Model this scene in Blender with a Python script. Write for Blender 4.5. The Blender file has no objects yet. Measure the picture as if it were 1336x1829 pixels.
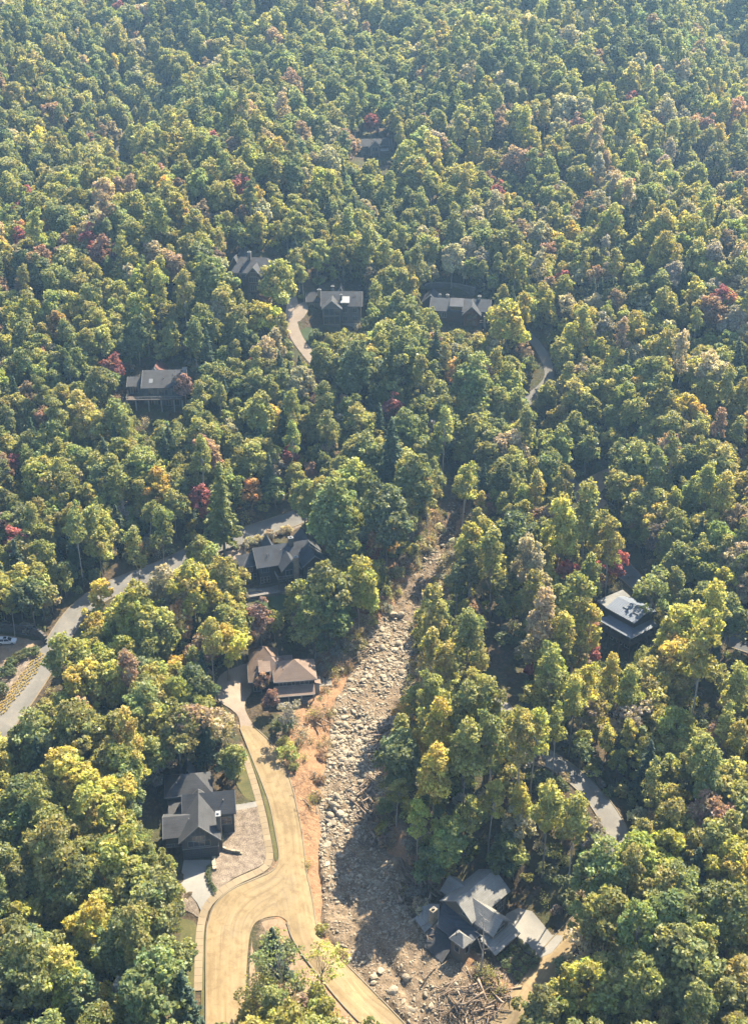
import bpy, bmesh, math, random
import numpy as np
from mathutils import Vector, Matrix
R = math.radians
scene = bpy.context.scene
col = scene.collection

# ------------------------------------------------------------------ camera, sky, sun, exposure
CAM_Z, PITCH, FPX, IW, IH = 180.0, 27.0, 2000.0, 1336, 1829
cam_d = bpy.data.cameras.new('camera')
cam_d.sensor_fit = 'VERTICAL'; cam_d.sensor_height = 24.0
cam_d.lens = 24.0 * FPX / IH
cam_d.clip_start = 1.0; cam_d.clip_end = 6000.0
cam = bpy.data.objects.new('camera', cam_d); col.objects.link(cam)
cam.location = (0, 0, CAM_Z); cam.rotation_euler = (R(90 - PITCH), 0, 0)
scene.camera = cam

SUN_AZ, SUN_EL = 34.0, 50.0            # azimuth clockwise from +Y (view direction), so the sun stands ahead and to the right
world = bpy.data.worlds.new('World'); scene.world = world; world.use_nodes = True
wn = world.node_tree; wn.nodes.clear()
sky = wn.nodes.new('ShaderNodeTexSky'); sky.sky_type = 'NISHITA'; sky.sun_disc = False
sky.sun_elevation = R(SUN_EL); sky.sun_rotation = R(SUN_AZ); sky.altitude = 500
bg = wn.nodes.new('ShaderNodeBackground'); bg.inputs['Strength'].default_value = 0.10
wo = wn.nodes.new('ShaderNodeOutputWorld')
wn.links.new(sky.outputs[0], bg.inputs[0]); wn.links.new(bg.outputs[0], wo.inputs[0])
sun_d = bpy.data.lights.new('sun', 'SUN'); sun_d.energy = 5.0; sun_d.angle = R(0.53); sun_d.color = (1.0, 0.89, 0.70)
sun = bpy.data.objects.new('sun', sun_d); col.objects.link(sun)
SUN_DIR = np.array([math.sin(R(SUN_AZ)) * math.cos(R(SUN_EL)), math.cos(R(SUN_AZ)) * math.cos(R(SUN_EL)), math.sin(R(SUN_EL))])
sun.rotation_euler = Vector(SUN_DIR).to_track_quat('Z', 'Y').to_euler()
sun.location = (60, 200, 400)
vs = scene.view_settings
vs.view_transform = 'Standard'; vs.look = 'None'; vs.gamma = 1.0; vs.exposure = 2.2; vs.use_curve_mapping = False
scene.render.engine = 'CYCLES'
scene.cycles.use_denoising = True; scene.cycles.use_adaptive_sampling = True; scene.cycles.adaptive_threshold = .03
scene.cycles.max_bounces = 6; scene.cycles.transmission_bounces = 4; scene.cycles.diffuse_bounces = 4
scene.cycles.volume_bounces = 0; scene.cycles.transparent_max_bounces = 4
scene.cycles.caustics_reflective = False; scene.cycles.caustics_refractive = False

# ------------------------------------------------------------------ lie of the land (all heights in metres)
CP, SP = math.cos(R(PITCH)), math.sin(R(PITCH))
def ray(px, py):
    a = (np.asarray(px, float) - IW / 2) / FPX; b = (np.asarray(py, float) - IH / 2) / FPX
    return np.stack([a, CP - b * SP, -SP - b * CP], -1)
def project(p):
    p = np.asarray(p, float); x, y, z = p[..., 0], p[..., 1], p[..., 2] - CAM_Z
    d = y * CP - z * SP; v = -y * SP - z * CP
    return IW / 2 + FPX * x / d, IH / 2 + FPX * v / d, d
def at_z(px, py, z):
    r = ray(px, py); t = (z - CAM_Z) / r[..., 2]
    return r[..., 0] * t, r[..., 1] * t

PY_ = np.array([-200, 0, 80, 139, 161, 188, 246, 298, 352, 411, 540, 703, 860, 1100, 1500.])
PZ_ = np.array([-14, -4, 1.0, 4.5, 7.0, 10.5, 17, 29, 47, 68, 97, 150, 215, 300, 400.])
def pchip(x, xs, ys):
    h = np.diff(xs); dl = np.diff(ys) / h
    m = np.empty_like(ys); m[0], m[-1] = dl[0], dl[-1]
    w1, w2 = 2 * h[1:] + h[:-1], h[1:] + 2 * h[:-1]
    m[1:-1] = (w1 + w2) / (w1 / dl[:-1] + w2 / dl[1:])
    x = np.clip(x, xs[0], xs[-1]); i = np.clip(np.searchsorted(xs, x) - 1, 0, len(xs) - 2)
    t = (x - xs[i]) / h[i]
    return ((1 + 2 * t) * (1 - t) ** 2 * ys[i] + t * (1 - t) ** 2 * h[i] * m[i] + t * t * (3 - 2 * t) * ys[i + 1] + t * t * (t - 1) * h[i] * m[i + 1])
def sstep(a, b, x):
    t = np.clip((x - a) / (b - a), 0, 1); return t * t * (3 - 2 * t)
# creek line of the debris flow (x against y) and half width of its bed
CY = np.array([60, 100, 139, 149, 163, 187, 205, 226, 254, 285, 300, 312, 340, 380, 420.])
CX = np.array([34, 26, 14.0, 9.0, -1.0, -6.0, -4.5, -0.5, 5.5, 19.5, 23.5, 26.0, 29.0, 36.0, 42.0])
CW = np.array([16, 14, 11, 12.5, 10.5, 7.0, 7.6, 10.0, 6.4, 3.6, 3.0, 2.4, 1.6, 1.0, 0.5])
# knolls, spurs and hollows: x, y, radius x, radius y, height
LUMPS = [(28, 205, 22, 40, 5.0), (62, 330, 26, 70, -7.0), (-112, 610, 30, 90, -22.0), (-35, 560, 36, 110, 9.0),
         (195, 650, 34, 120, -36.0), (110, 600, 42, 130, 14.0), (66, 480, 26, 70, -10.0), (120, 380, 40, 60, 7.0),
         (-95, 430, 45, 70, 7.0), (-175, 570, 40, 100, 16.0), (60, 216, 14, 34, -3.5), (105, 240, 26, 34, 5.0), (-50, 700, 36, 60, 14.0), (25, 690, 26, 70, -13.0), (-160, 760, 40, 70, -16.0), (100, 790, 40, 80, 16.0), (150, 470, 24, 60, -8.0), (-150, 380, 26, 60, -8.0), (-20, 450, 22, 50, 4.0)]
PADS = []       # flat house sites: x, y, inner radius, outer radius, height
def hbase(x, y):
    x = np.asarray(x, float); y = np.asarray(y, float)
    z = pchip(y, PY_, PZ_)
    dx = x - np.interp(y, CY, CX)
    f = 1 - sstep(380, 520, y)
    z = z + f * 0.075 * (np.sqrt(np.maximum(np.abs(dx) - 22, 0) ** 2 + 36) - 6)
    for (lx, ly, rx, ry, a) in LUMPS:
        z = z + a * np.exp(-((x - lx) / rx) ** 2 - ((y - ly) / ry) ** 2)
    g = sstep(330, 480, y)
    z = z + g * (6.5 * np.sin(x * 0.047 + y * 0.009 + .4) + 3.2 * np.sin(x * 0.021 - y * 0.024 + 1.3) + 1.6 * np.sin(x * 0.083 + y * 0.031 + 4))
    return z
def h0(x, y):
    x = np.asarray(x, float); y = np.asarray(y, float)
    z = hbase(x, y)
    w = np.interp(y, CY, CW); dx = np.abs(x - np.interp(y, CY, CX))
    k = (1 - sstep(w - 1.0, w + 4.0, dx)) * sstep(365, 330, y)
    z = z - 2.6 * k
    for (ax, ay, r0, r1, az) in PADS:
        d = np.hypot(x - ax, y - ay); t = 1 - sstep(r0, r1, d)
        z = z * (1 - t) + az * t
    return z
def ground(px, py):
    """where the sight line through a spot of the photograph meets the land"""
    r = ray(px, py); tt = np.arange(60.0, 1400.0, 3.0)
    p = r[..., None, :] * tt[:, None]
    hit = (p[..., 2] + CAM_Z) < h0(p[..., 0], p[..., 1])
    i = np.where(hit.any(-1), hit.argmax(-1), len(tt) - 1); hi = tt[i]; lo = hi - 3.0
    for _ in range(18):
        m = (lo + hi) / 2; p = r * m[..., None]
        hit = (p[..., 2] + CAM_Z) < h0(p[..., 0], p[..., 1])
        hi = np.where(hit, m, hi); lo = np.where(hit, lo, m)
    p = r * hi[..., None]
    return p[..., 0], p[..., 1]
def pts(*pp):
    a = np.array(pp, float); x, y = ground(a[:, 0], a[:, 1]); return np.stack([x, y], -1)
# ------------------------------------------------------------------ materials
def _n(nt, t, **kw):
    n = nt.nodes.new(t)
    for k, v in kw.items(): setattr(n, k, v)
    return n
def new_mat(name):
    m = bpy.data.materials.new(name); m.use_nodes = True; nt = m.node_tree; nt.nodes.clear()
    out = _n(nt, 'ShaderNodeOutputMaterial'); b = _n(nt, 'ShaderNodeBsdfPrincipled')
    nt.links.new(b.outputs[0], out.inputs[0]); return m, nt, b, out
def noise(nt, co, scale, detail=4, rough=.55, dist=0.0):
    n = _n(nt, 'ShaderNodeTexNoise'); n.inputs['Scale'].default_value = scale; n.inputs['Detail'].default_value = detail
    n.inputs['Roughness'].default_value = rough; n.inputs['Distortion'].default_value = dist
    nt.links.new(co, n.inputs['Vector']); return n.outputs['Fac']
def ramp(nt, fac, stops):
    r = _n(nt, 'ShaderNodeValToRGB'); e = r.color_ramp.elements
    while len(e) < len(stops): e.new(.5)
    for i, (p, c) in enumerate(stops):
        e[i].position = p; e[i].color = (*c, 1) if len(c) == 3 else c
    nt.links.new(fac, r.inputs[0]); return r.outputs[0]
def mixc(nt, fac, a, b, blend='MIX'):
    m = _n(nt, 'ShaderNodeMix', data_type='RGBA', blend_type=blend)
    for s, v in ((m.inputs['Factor'], fac), (m.inputs[6], a), (m.inputs[7], b)):
        if hasattr(v, 'is_output'): nt.links.new(v, s)
        elif isinstance(v, (int, float)): s.default_value = v
        else: s.default_value = (*v, 1)
    return m.outputs[2]
def mathn(nt, op, a, b=0.0, c=0.0, clamp=False):
    m = _n(nt, 'ShaderNodeMath', operation=op, use_clamp=clamp)
    for s, v in zip(m.inputs, (a, b, c)):
        if hasattr(v, 'is_output'): nt.links.new(v, s)
        else: s.default_value = v
    return m.outputs[0]
def add_bump(nt, b, h, strength, dist):
    bp = _n(nt, 'ShaderNodeBump'); bp.inputs['Strength'].default_value = strength; bp.inputs['Distance'].default_value = dist
    nt.links.new(h, bp.inputs['Height']); nt.links.new(bp.outputs[0], b.inputs['Normal'])
def pmat(name, stops, scale=1.0, rough=.85, bump=.3, bdist=.05, fine=6.0, finemix=.35, spec=.3, metal=0.0, stretch=None, random=0.0):
    m, nt, b, _ = new_mat(name)
    tc = _n(nt, 'ShaderNodeTexCoord'); co = tc.outputs['Object']
    if stretch:
        mp = _n(nt, 'ShaderNodeMapping'); mp.inputs['Scale'].default_value = stretch; nt.links.new(co, mp.inputs[0]); co = mp.outputs[0]
    f1 = noise(nt, co, scale, 5); f2 = noise(nt, co, scale * fine, 3)
    f = mathn(nt, 'ADD', mathn(nt, 'MULTIPLY', f1, 1 - finemix), mathn(nt, 'MULTIPLY', f2, finemix))
    c = ramp(nt, f, stops)
    if random:
        oi = _n(nt, 'ShaderNodeObjectInfo'); v = mathn(nt, 'ADD', mathn(nt, 'MULTIPLY', oi.outputs['Random'], 2 * random), 1 - random)
        hs = _n(nt, 'ShaderNodeHueSaturation'); nt.links.new(v, hs.inputs['Value']); nt.links.new(c, hs.inputs['Color']); c = hs.outputs[0]
    nt.links.new(c, b.inputs['Base Color']); b.inputs['Roughness'].default_value = rough
    b.inputs['Specular IOR Level'].default_value = spec; b.inputs['Metallic'].default_value = metal
    if bump: add_bump(nt, b, f, bump, bdist)
    return m
def roof_mat(name, a, b, rough=.88, spec=.18, stain=.5):
    m, nt, bs, _ = new_mat(name); tc = _n(nt, 'ShaderNodeTexCoord'); co = tc.outputs['Object']
    n1 = noise(nt, co, .45, 5, .6); n2 = noise(nt, co, 6.0, 3, .6)
    mp = _n(nt, 'ShaderNodeMapping'); mp.inputs['Scale'].default_value = (.35, .35, 9.0); nt.links.new(co, mp.inputs[0]); n3 = noise(nt, mp.outputs[0], 1.0, 3, .6)
    sx = _n(nt, 'ShaderNodeSeparateXYZ'); nt.links.new(co, sx.inputs[0]); crs = mathn(nt, 'FRACT', mathn(nt, 'MULTIPLY', sx.outputs[2], 5.0))
    c = ramp(nt, mathn(nt, 'ADD', mathn(nt, 'MULTIPLY', n3, .55), mathn(nt, 'MULTIPLY', n2, .45)), [(.36, a), (.64, b)])
    c = mixc(nt, ramp(nt, n1, [(.5, (0, 0, 0)), (.72, (stain, stain, stain))]), c, tuple(v * .55 for v in a))
    c = mixc(nt, ramp(nt, n1, [(.26, (.35, .35, .35)), (.42, (0, 0, 0))]), c, tuple(min(1, v * 1.35 + .02) for v in b))
    c = mixc(nt, ramp(nt, crs, [(.0, (.42, .42, .42)), (.22, (0, 0, 0))]), c, tuple(v * .45 for v in a))
    nt.links.new(c, bs.inputs['Base Color']); bs.inputs['Roughness'].default_value = rough; bs.inputs['Specular IOR Level'].default_value = spec
    add_bump(nt, bs, mathn(nt, 'ADD', n2, crs), .3, .03); return m
def two(c, k=.25, lo=.35, hi=.65): return [(lo, tuple(v * (1 - k) for v in c)), (hi, tuple(v * (1 + k) for v in c))]
M = {}
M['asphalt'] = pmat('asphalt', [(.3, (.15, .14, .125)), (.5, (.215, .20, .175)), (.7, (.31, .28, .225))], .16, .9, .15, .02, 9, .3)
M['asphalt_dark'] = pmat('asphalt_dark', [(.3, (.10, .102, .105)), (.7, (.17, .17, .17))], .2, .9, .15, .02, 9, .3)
M['concrete'] = pmat('concrete', [(.3, (0.306, 0.289, 0.255)), (.7, (0.408, 0.387, 0.340))], .35, .85, .1, .02, 8, .3)
M['kerb'] = pmat('kerb', [(.3, (0.246, 0.200, 0.132)), (.7, (0.374, 0.315, 0.221))], .5, .9, .1, .02)
M['slab'] = pmat('slab', [(.3, (0.323, 0.255, 0.162)), (.7, (0.416, 0.340, 0.230))], .5, .9, .1, .02, random=.10)
M['gravel_drive'] = pmat('gravel_drive', [(.3, (0.281, 0.212, 0.153)), (.7, (0.442, 0.357, 0.272))], .3, .95, .3, .05, 10, .45)
M['mulch'] = pmat('mulch', [(.34, (.07, .052, .038)), (.46, (.19, .145, .105)), (.56, (.30, .24, .18)), (.68, (.46, .38, .29))], .8, .95, .9, .16, 6, .6)
M['lawn'] = pmat('lawn', [(.3, (.055, .07, .022)), (.55, (.12, .12, .04)), (.75, (.24, .19, .09))], .35, .95, .5, .08, 9, .5)
M['lawn_dark'] = pmat('lawn_dark', [(.3, (.04, .07, .022)), (.7, (.085, .115, .035))], .4, .95, .5, .08, 9, .5)
M['tan_dirt'] = pmat('tan_dirt', [(.3, (0.221, 0.145, 0.085)), (.5, (0.374, 0.255, 0.153)), (.7, (0.476, 0.348, 0.221))], .35, .95, .5, .1, 6, .4)
# dust-covered road: sand tracked along it by vehicles
def sand_road():
    m, nt, b, _ = new_mat('dusty_road')
    tc = _n(nt, 'ShaderNodeTexCoord'); co = tc.outputs['Object']
    uv = _n(nt, 'ShaderNodeAttribute', attribute_name='along').outputs['Vector']
    mp = _n(nt, 'ShaderNodeMapping'); mp.inputs['Scale'].default_value = (1.5, .045, 1); nt.links.new(uv, mp.inputs[0])
    tr = noise(nt, mp.outputs[0], 1.0, 5, .6, .4); big = noise(nt, co, .11, 4); fine = noise(nt, co, 3.0, 4, .7)
    med = noise(nt, co, .55, 6, .68, .6)
    c = ramp(nt, big, [(.32, (.32, .235, .125)), (.5, (.43, .32, .172)), (.68, (.38, .295, .175))])
    c = mixc(nt, ramp(nt, tr, [(.47, (0, 0, 0)), (.64, (.6, .6, .6))]), c, (.51, .40, .235))
    c = mixc(nt, ramp(nt, tr, [(.30, (.7, .7, .7)), (.43, (0, 0, 0))]), c, (.27, .19, .10))
    c = mixc(nt, ramp(nt, med, [(.47, (0, 0, 0)), (.62, (.6, .6, .6))]), c, (.28, .195, .10))
    sxy = _n(nt, 'ShaderNodeSeparateXYZ'); nt.links.new(uv, sxy.inputs[0])
    wob = mathn(nt, 'MULTIPLY', noise(nt, co, .05, 1), 2.0); rut = mathn(nt, 'COSINE', mathn(nt, 'MULTIPLY', mathn(nt, 'ADD', sxy.outputs[0], wob), 3.6))
    rut = mathn(nt, 'MULTIPLY', ramp(nt, rut, [(.55, (0, 0, 0)), (.95, (1, 1, 1))]), ramp(nt, big, [(.45, (0, 0, 0)), (.65, (.38, .38, .38))]))
    c = mixc(nt, rut, c, (.25, .18, .105))
    c = mixc(nt, ramp(nt, fine, [(.54, (0, 0, 0)), (.74, (.5, .5, .5))]), c, (.24, .175, .105))
    nt.links.new(c, b.inputs['Base Color']); b.inputs['Roughness'].default_value = .95; b.inputs['Specular IOR Level'].default_value = .15
    add_bump(nt, b, fine, .3, .06); return m
M['dusty_road'] = sand_road()
# forest floor with bare clay on the slide's banks (attribute "zone": red = clay, green = sand, blue = brushy)
def floor_mat():
    m, nt, b, _ = new_mat('forest_floor')
    tc = _n(nt, 'ShaderNodeTexCoord'); co = tc.outputs['Object']
    z = _n(nt, 'ShaderNodeAttribute', attribute_name='zone'); sp = _n(nt, 'ShaderNodeSeparateColor'); nt.links.new(z.outputs['Color'], sp.inputs[0])
    n1 = noise(nt, co, .12, 5); n2 = noise(nt, co, 1.2, 5, .65); n3 = noise(nt, co, 5.0, 3, .7)
    c = ramp(nt, n2, [(.3, (0.022, 0.018, 0.010)), (.5, (0.048, 0.035, 0.021)), (.68, (0.096, 0.066, 0.036))])
    c = mixc(nt, ramp(nt, n1, [(.45, (0, 0, 0)), (.65, (.7, .7, .7))]), c, ramp(nt, n3, [(.35, (.026, .036, .012)), (.7, (.07, .075, .026))]))
    cl = ramp(nt, mathn(nt, 'ADD', mathn(nt, 'MULTIPLY', n2, .6), mathn(nt, 'MULTIPLY', n3, .4)), [(.28, (0.092, 0.051, 0.028)), (.45, (0.172, 0.096, 0.050)), (.6, (0.246, 0.147, 0.079)), (.75, (0.289, 0.194, 0.117))])
    sd = ramp(nt, n2, [(.28, (0.199, 0.154, 0.104)), (.5, (0.349, 0.278, 0.191)), (.7, (0.448, 0.373, 0.266))])
    br = ramp(nt, n3, [(.3, (0.044, 0.032, 0.021)), (.5, (0.104, 0.076, 0.048)), (.7, (0.184, 0.144, 0.096))])
    d = mathn(nt, 'MULTIPLY', mathn(nt, 'SUBTRACT', n2, .5), 1.6)
    def soft(ch): return mathn(nt, 'MULTIPLY', mathn(nt, 'SUBTRACT', mathn(nt, 'ADD', ch, d), .30), 2.6, clamp=True)
    c = mixc(nt, soft(sp.outputs[2]), c, br); c = mixc(nt, soft(sp.outputs[0]), c, cl); c = mixc(nt, soft(sp.outputs[1]), c, sd)
    nt.links.new(c, b.inputs['Base Color']); b.inputs['Roughness'].default_value = .95; b.inputs['Specular IOR Level'].default_value = .15
    add_bump(nt, b, mathn(nt, 'ADD', n2, mathn(nt, 'MULTIPLY', n3, .4)), .8, .35); return m
M['floor'] = floor_mat()
M['bed'] = pmat('debris_sand', [(.30, (.075, .055, .036)), (.44, (.17, .125, .080)), (.56, (.29, .215, .138)), (.7, (.41, .32, .215))], .45, .95, .9, .30, 5, .5)
_b = M['bed'].node_tree; _at = _n(_b, 'ShaderNodeAttribute', attribute_name='soil'); _bs = [n for n in _b.nodes if n.type == 'BSDF_PRINCIPLED'][0]
_src = _bs.inputs['Base Color'].links[0].from_socket; _tc = _n(_b, 'ShaderNodeTexCoord')
_b.links.new(mixc(_b, _at.outputs['Fac'], _src, ramp(_b, noise(_b, _tc.outputs['Object'], 1.2, 5, .65), [(.3, (.06, .038, .024)), (.5, (.13, .085, .052)), (.7, (.23, .155, .095))])), _bs.inputs['Base Color'])
M['stone'] = pmat('stone', [(.3, (.20, .17, .13)), (.5, (.34, .29, .215)), (.7, (.50, .44, .34))], 1.1, .9, .5, .08, 4, .4, random=.28)
M['dark_stone'] = pmat('dark_stone', [(.3, (.11, .10, .09)), (.7, (.24, .215, .19))], 1.4, .9, .6, .08, 4, .4, random=.2)
M['log'] = pmat('dead_wood', [(.3, (.12, .085, .058)), (.5, (.26, .19, .13)), (.7, (.44, .35, .255))], .9, .9, .5, .05, 6, .4, stretch=(1, 1, .25), random=.3)
M['bark'] = pmat('bark', [(.3, (.13, .11, .085)), (.6, (.26, .23, .185)), (.75, (.36, .325, .27))], 1.2, .9, .6, .05, 5, .4, stretch=(1, 1, .3))
M['pale_bark'] = pmat('pale_bark', [(.3, (.30, .27, .23)), (.7, (.48, .44, .38))], 1.2, .9, .4, .05, 5, .4, stretch=(1, 1, .3))
M['shingle'] = roof_mat('grey_shingles', (.098, .097, .096), (.165, .163, .158))
M['shingle_slate'] = roof_mat('slate_shingles', (.085, .09, .097), (.145, .15, .158))
M['shingle_pale'] = roof_mat('weathered_shingles', (.20, .195, .18), (.32, .31, .285))
M['shingle_brown'] = roof_mat('brown_shingles', (.235, .155, .12), (.335, .235, .185))
M['shingle_red'] = roof_mat('red_brown_shingles', (.20, .085, .065), (.30, .14, .11))
M['metal_roof'] = pmat('metal_roof', [(.3, (.21, .24, .28)), (.7, (.31, .34, .38))], .4, .62, .05, .01, 6, .3, .35, .12)
M['siding_dark'] = pmat('charcoal_siding', two((.055, .054, .055)), .6, .8, .3, .03, 6, .4, stretch=(1, 1, 6))
M['siding_grey'] = pmat('grey_siding', two((.115, .115, .11)), .6, .8, .3, .03, 6, .4, stretch=(1, 1, 6))
M['siding_taupe'] = pmat('taupe_siding', two((.17, .15, .12)), .6, .8, .3, .03, 6, .4, stretch=(1, 1, 6))
M['siding_brown'] = pmat('brown_siding', two((.105, .072, .05)), .6, .8, .3, .03, 6, .4, stretch=(1, 1, 6))
M['wood'] = pmat('stained_wood', two((.12, .085, .06)), .8, .8, .3, .03)
M['timber'] = pmat('red_timber', two((.16, .075, .045)), .8, .8, .3, .03)
M['trim'] = pmat('pale_trim', two((0.425, 0.399, 0.348), .1), .8, .6, .05, .01)
M['trim_grey'] = pmat('grey_trim', two((.30, .29, .265), .1), .8, .6, .05, .01)
M['cap'] = pmat('metal_cap', two((0.468, 0.468, 0.451), .1), .8, .45, .05, .01, metal=.3)
M['red_clay'] = pmat('reddish_mulch', two((.20, .10, .07), .4), .5, .95, .6, .1)
def glass():
    m, nt, b, _ = new_mat('window_glass'); b.inputs['Base Color'].default_value = (.025, .03, .035, 1)
    b.inputs['Roughness'].default_value = .06; b.inputs['Specular IOR Level'].default_value = .8; return m
M['glass'] = glass()
def plain(name, c, rough=.5, metal=0, spec=.5, coat=0):
    m, nt, b, _ = new_mat(name); tc = _n(nt, 'ShaderNodeTexCoord')
    f = noise(nt, tc.outputs['Object'], 2.0, 4); cc = ramp(nt, f, two(c, .06)); nt.links.new(cc, b.inputs['Base Color'])
    b.inputs['Roughness'].default_value = rough; b.inputs['Metallic'].default_value = metal; b.inputs['Specular IOR Level'].default_value = spec
    b.inputs['Coat Weight'].default_value = coat; return m
M['white_paint'] = plain('white_car_paint', (.78, .78, .77), .3, 0, .5, .6)
M['black_plastic'] = plain('black_plastic', (.025, .025, .027), .5)
M['rubber'] = plain('rubber', (.02, .02, .02), .85)
M['alloy'] = plain('alloy', (.45, .45, .46), .35, .8)
M['lamp_glass'] = plain('lamp_glass', (.6, .6, .6), .15)
M['red_lamp'] = plain('red_lamp', (.35, .02, .02), .2)
M['white_plastic'] = plain('white_plastic', (.75, .75, .72), .5)
def leaf_mat(name='leaves'):
    m, nt, b, out = new_mat(name)
    t = _n(nt, 'ShaderNodeAttribute', attribute_type='INSTANCER', attribute_name='tint').outputs['Color']
    v = _n(nt, 'ShaderNodeAttribute', attribute_type='GEOMETRY', attribute_name='v'); sp = _n(nt, 'ShaderNodeSeparateColor'); nt.links.new(v.outputs['Color'], sp.inputs[0])
    hs = _n(nt, 'ShaderNodeHueSaturation'); nt.links.new(t, hs.inputs['Color']); nt.links.new(sp.outputs[0], hs.inputs['Value']); nt.links.new(sp.outputs[1], hs.inputs['Hue'])
    hs.inputs['Saturation'].default_value = 1.0
    c = hs.outputs[0]
    nt.links.new(c, b.inputs['Base Color']); b.inputs['Roughness'].default_value = .5; b.inputs['Specular IOR Level'].default_value = .35
    tr = _n(nt, 'ShaderNodeBsdfTranslucent')
    wc = mixc(nt, 1.0, c, (1.25, 1.15, .62), 'MULTIPLY'); nt.links.new(wc, tr.inputs[0])
    mx = _n(nt, 'ShaderNodeMixShader'); mx.inputs[0].default_value = .56
    nt.links.new(b.outputs[0], mx.inputs[1]); nt.links.new(tr.outputs[0], mx.inputs[2]); nt.links.new(mx.outputs[0], out.inputs[0]); return m
M['leaf'] = leaf_mat()

DULL = dict(cap=(.36, .36, .36), dusty_road=(.45, .44, .425), bed=(.52, .49, .45), stone=(.64, .61, .56), slab=(.45, .425, .385), kerb=(.45, .43, .39), concrete=(.47, .46, .445), metal_roof=(.36, .375, .40), mulch=(.55, .54, .52), shingle_pale=(.60, .59, .57), lawn=(.55, .50, .46), shingle=(.37, .37, .38), shingle_slate=(.40, .40, .41), shingle_brown=(.52, .54, .51), log=(.58, .56, .54), bark=(.6, .6, .6), pale_bark=(.6, .6, .6), white_paint=(.75, .75, .75), white_plastic=(.7, .7, .7))
# evenly darkens all colours but leaves, glass and floor to offset the raised exposure
for k_, m_ in M.items():
    if k_ in ('leaf', 'glass', 'floor', 'lamp_glass'): continue
    nt_ = m_.node_tree; bs_ = [n for n in nt_.nodes if n.type == 'BSDF_PRINCIPLED'][0]
    if bs_.inputs['Base Color'].links: nt_.links.new(mixc(nt_, 1.0, bs_.inputs['Base Color'].links[0].from_socket, DULL.get(k_, (.50, .50, .50)), 'MULTIPLY'), bs_.inputs['Base Color'])

# ------------------------------------------------------------------ mesh helpers
class MB:
    def __init__(s): s.v, s.f = [], []
    def add(s, vs, fs):
        o = len(s.v); s.v += [tuple(map(float, p)) for p in vs]; s.f += [tuple(i + o for i in f) for f in fs]; return s
    def box(s, x0, x1, y0, y1, z0, z1):
        return s.add([(x0, y0, z0), (x1, y0, z0), (x1, y1, z0), (x0, y1, z0), (x0, y0, z1), (x1, y0, z1), (x1, y1, z1), (x0, y1, z1)],
                     [(0, 3, 2, 1), (4, 5, 6, 7), (0, 1, 5, 4), (1, 2, 6, 5), (2, 3, 7, 6), (3, 0, 4, 7)])
    def prism(s, poly, a0, a1, axis):
        """poly = (u, z) outline; axis 'y': u is x, swept along y; axis 'x': u is y, swept along x"""
        n = len(poly); P = (lambda u, a, z: (u, a, z)) if axis == 'y' else (lambda u, a, z: (a, u, z))
        vs = [P(u, a0, z) for u, z in poly] + [P(u, a1, z) for u, z in poly]
        fs = [tuple(range(n)), tuple(range(2 * n - 1, n - 1, -1))] + [(i, i + n, (i + 1) % n + n, (i + 1) % n) for i in range(n)]
        return s.add(vs, fs)
    def slab(s, quad, t):
        q = [Vector(p) for p in quad]; n = len(q)
        vs = [tuple(p) for p in q] + [(p.x, p.y, p.z - t) for p in q]
        return s.add(vs, [tuple(range(n)), tuple(range(2 * n - 1, n - 1, -1))] + [(i, i + n, (i + 1) % n + n, (i + 1) % n) for i in range(n)])
    def tube(s, path, radii, k=6, cap=True):
        path = [Vector(p) for p in path]; o = len(s.v); n = len(path)
        for i, p in enumerate(path):
            d = (path[min(i + 1, n - 1)] - path[max(i - 1, 0)]).normalized()
            a = d.orthogonal().normalized(); b = d.cross(a)
            for j in range(k):
                t = 2 * math.pi * j / k; q = p + (a * math.cos(t) + b * math.sin(t)) * radii[i]; s.v.append(tuple(q))
        for i in range(n - 1):
            for j in range(k):
                s.f.append((o + i * k + j, o + i * k + (j + 1) % k, o + (i + 1) * k + (j + 1) % k, o + (i + 1) * k + j))
        if cap:
            s.f.append(tuple(o + j for j in range(k - 1, -1, -1))); s.f.append(tuple(o + (n - 1) * k + j for j in range(k)))
        return s
    def mesh(s, name, mat, smooth=False, fix=True):
        me = bpy.data.meshes.new(name); me.from_pydata(s.v, [], s.f)
        if fix:
            bm = bmesh.new(); bm.from_mesh(me); bmesh.ops.recalc_face_normals(bm, faces=bm.faces); bm.to_mesh(me); bm.free()
        if mat is not None: me.materials.append(M[mat] if isinstance(mat, str) else mat)
        if smooth: me.shade_smooth()
        me.update(); return me
    def build(s, name, mat, parent=None, smooth=False):
        return link(name, s.mesh(name, mat, smooth), parent)
def link(name, data, parent=None):
    o = bpy.data.objects.new(name, data); col.objects.link(o)
    if parent is not None: o.parent = parent
    return o
def tag(o, label=None, cat=None, group=None, kind=None):
    if label: o['label'] = label
    if cat: o['category'] = cat
    if group: o['group'] = group
    if kind: o['kind'] = kind
    return o
def thing(name, label, cat, loc=(0, 0, 0), rz=0.0, group=None):
    o = bpy.data.objects.new(name, None); o.empty_display_size = .5; col.objects.link(o); o.location = loc; o.rotation_euler = (0, 0, R(rz))
    return tag(o, label, cat, group)
def np_mesh(name, V, F, mats, smooth=False):
    """V (n,3), F (m,k) of equal-size faces"""
    me = bpy.data.meshes.new(name); k = F.shape[1]
    me.vertices.add(len(V)); me.vertices.foreach_set('co', np.ascontiguousarray(V, dtype=np.float32).ravel())
    me.loops.add(F.size); me.loops.foreach_set('vertex_index', np.ascontiguousarray(F, dtype=np.int32).ravel())
    me.polygons.add(len(F)); me.polygons.foreach_set('loop_start', np.arange(0, F.size, k, dtype=np.int32))
    me.update(calc_edges=True); me.validate()
    for m in mats: me.materials.append(M[m] if isinstance(m, str) else m)
    if smooth: me.shade_smooth()
    return me
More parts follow.
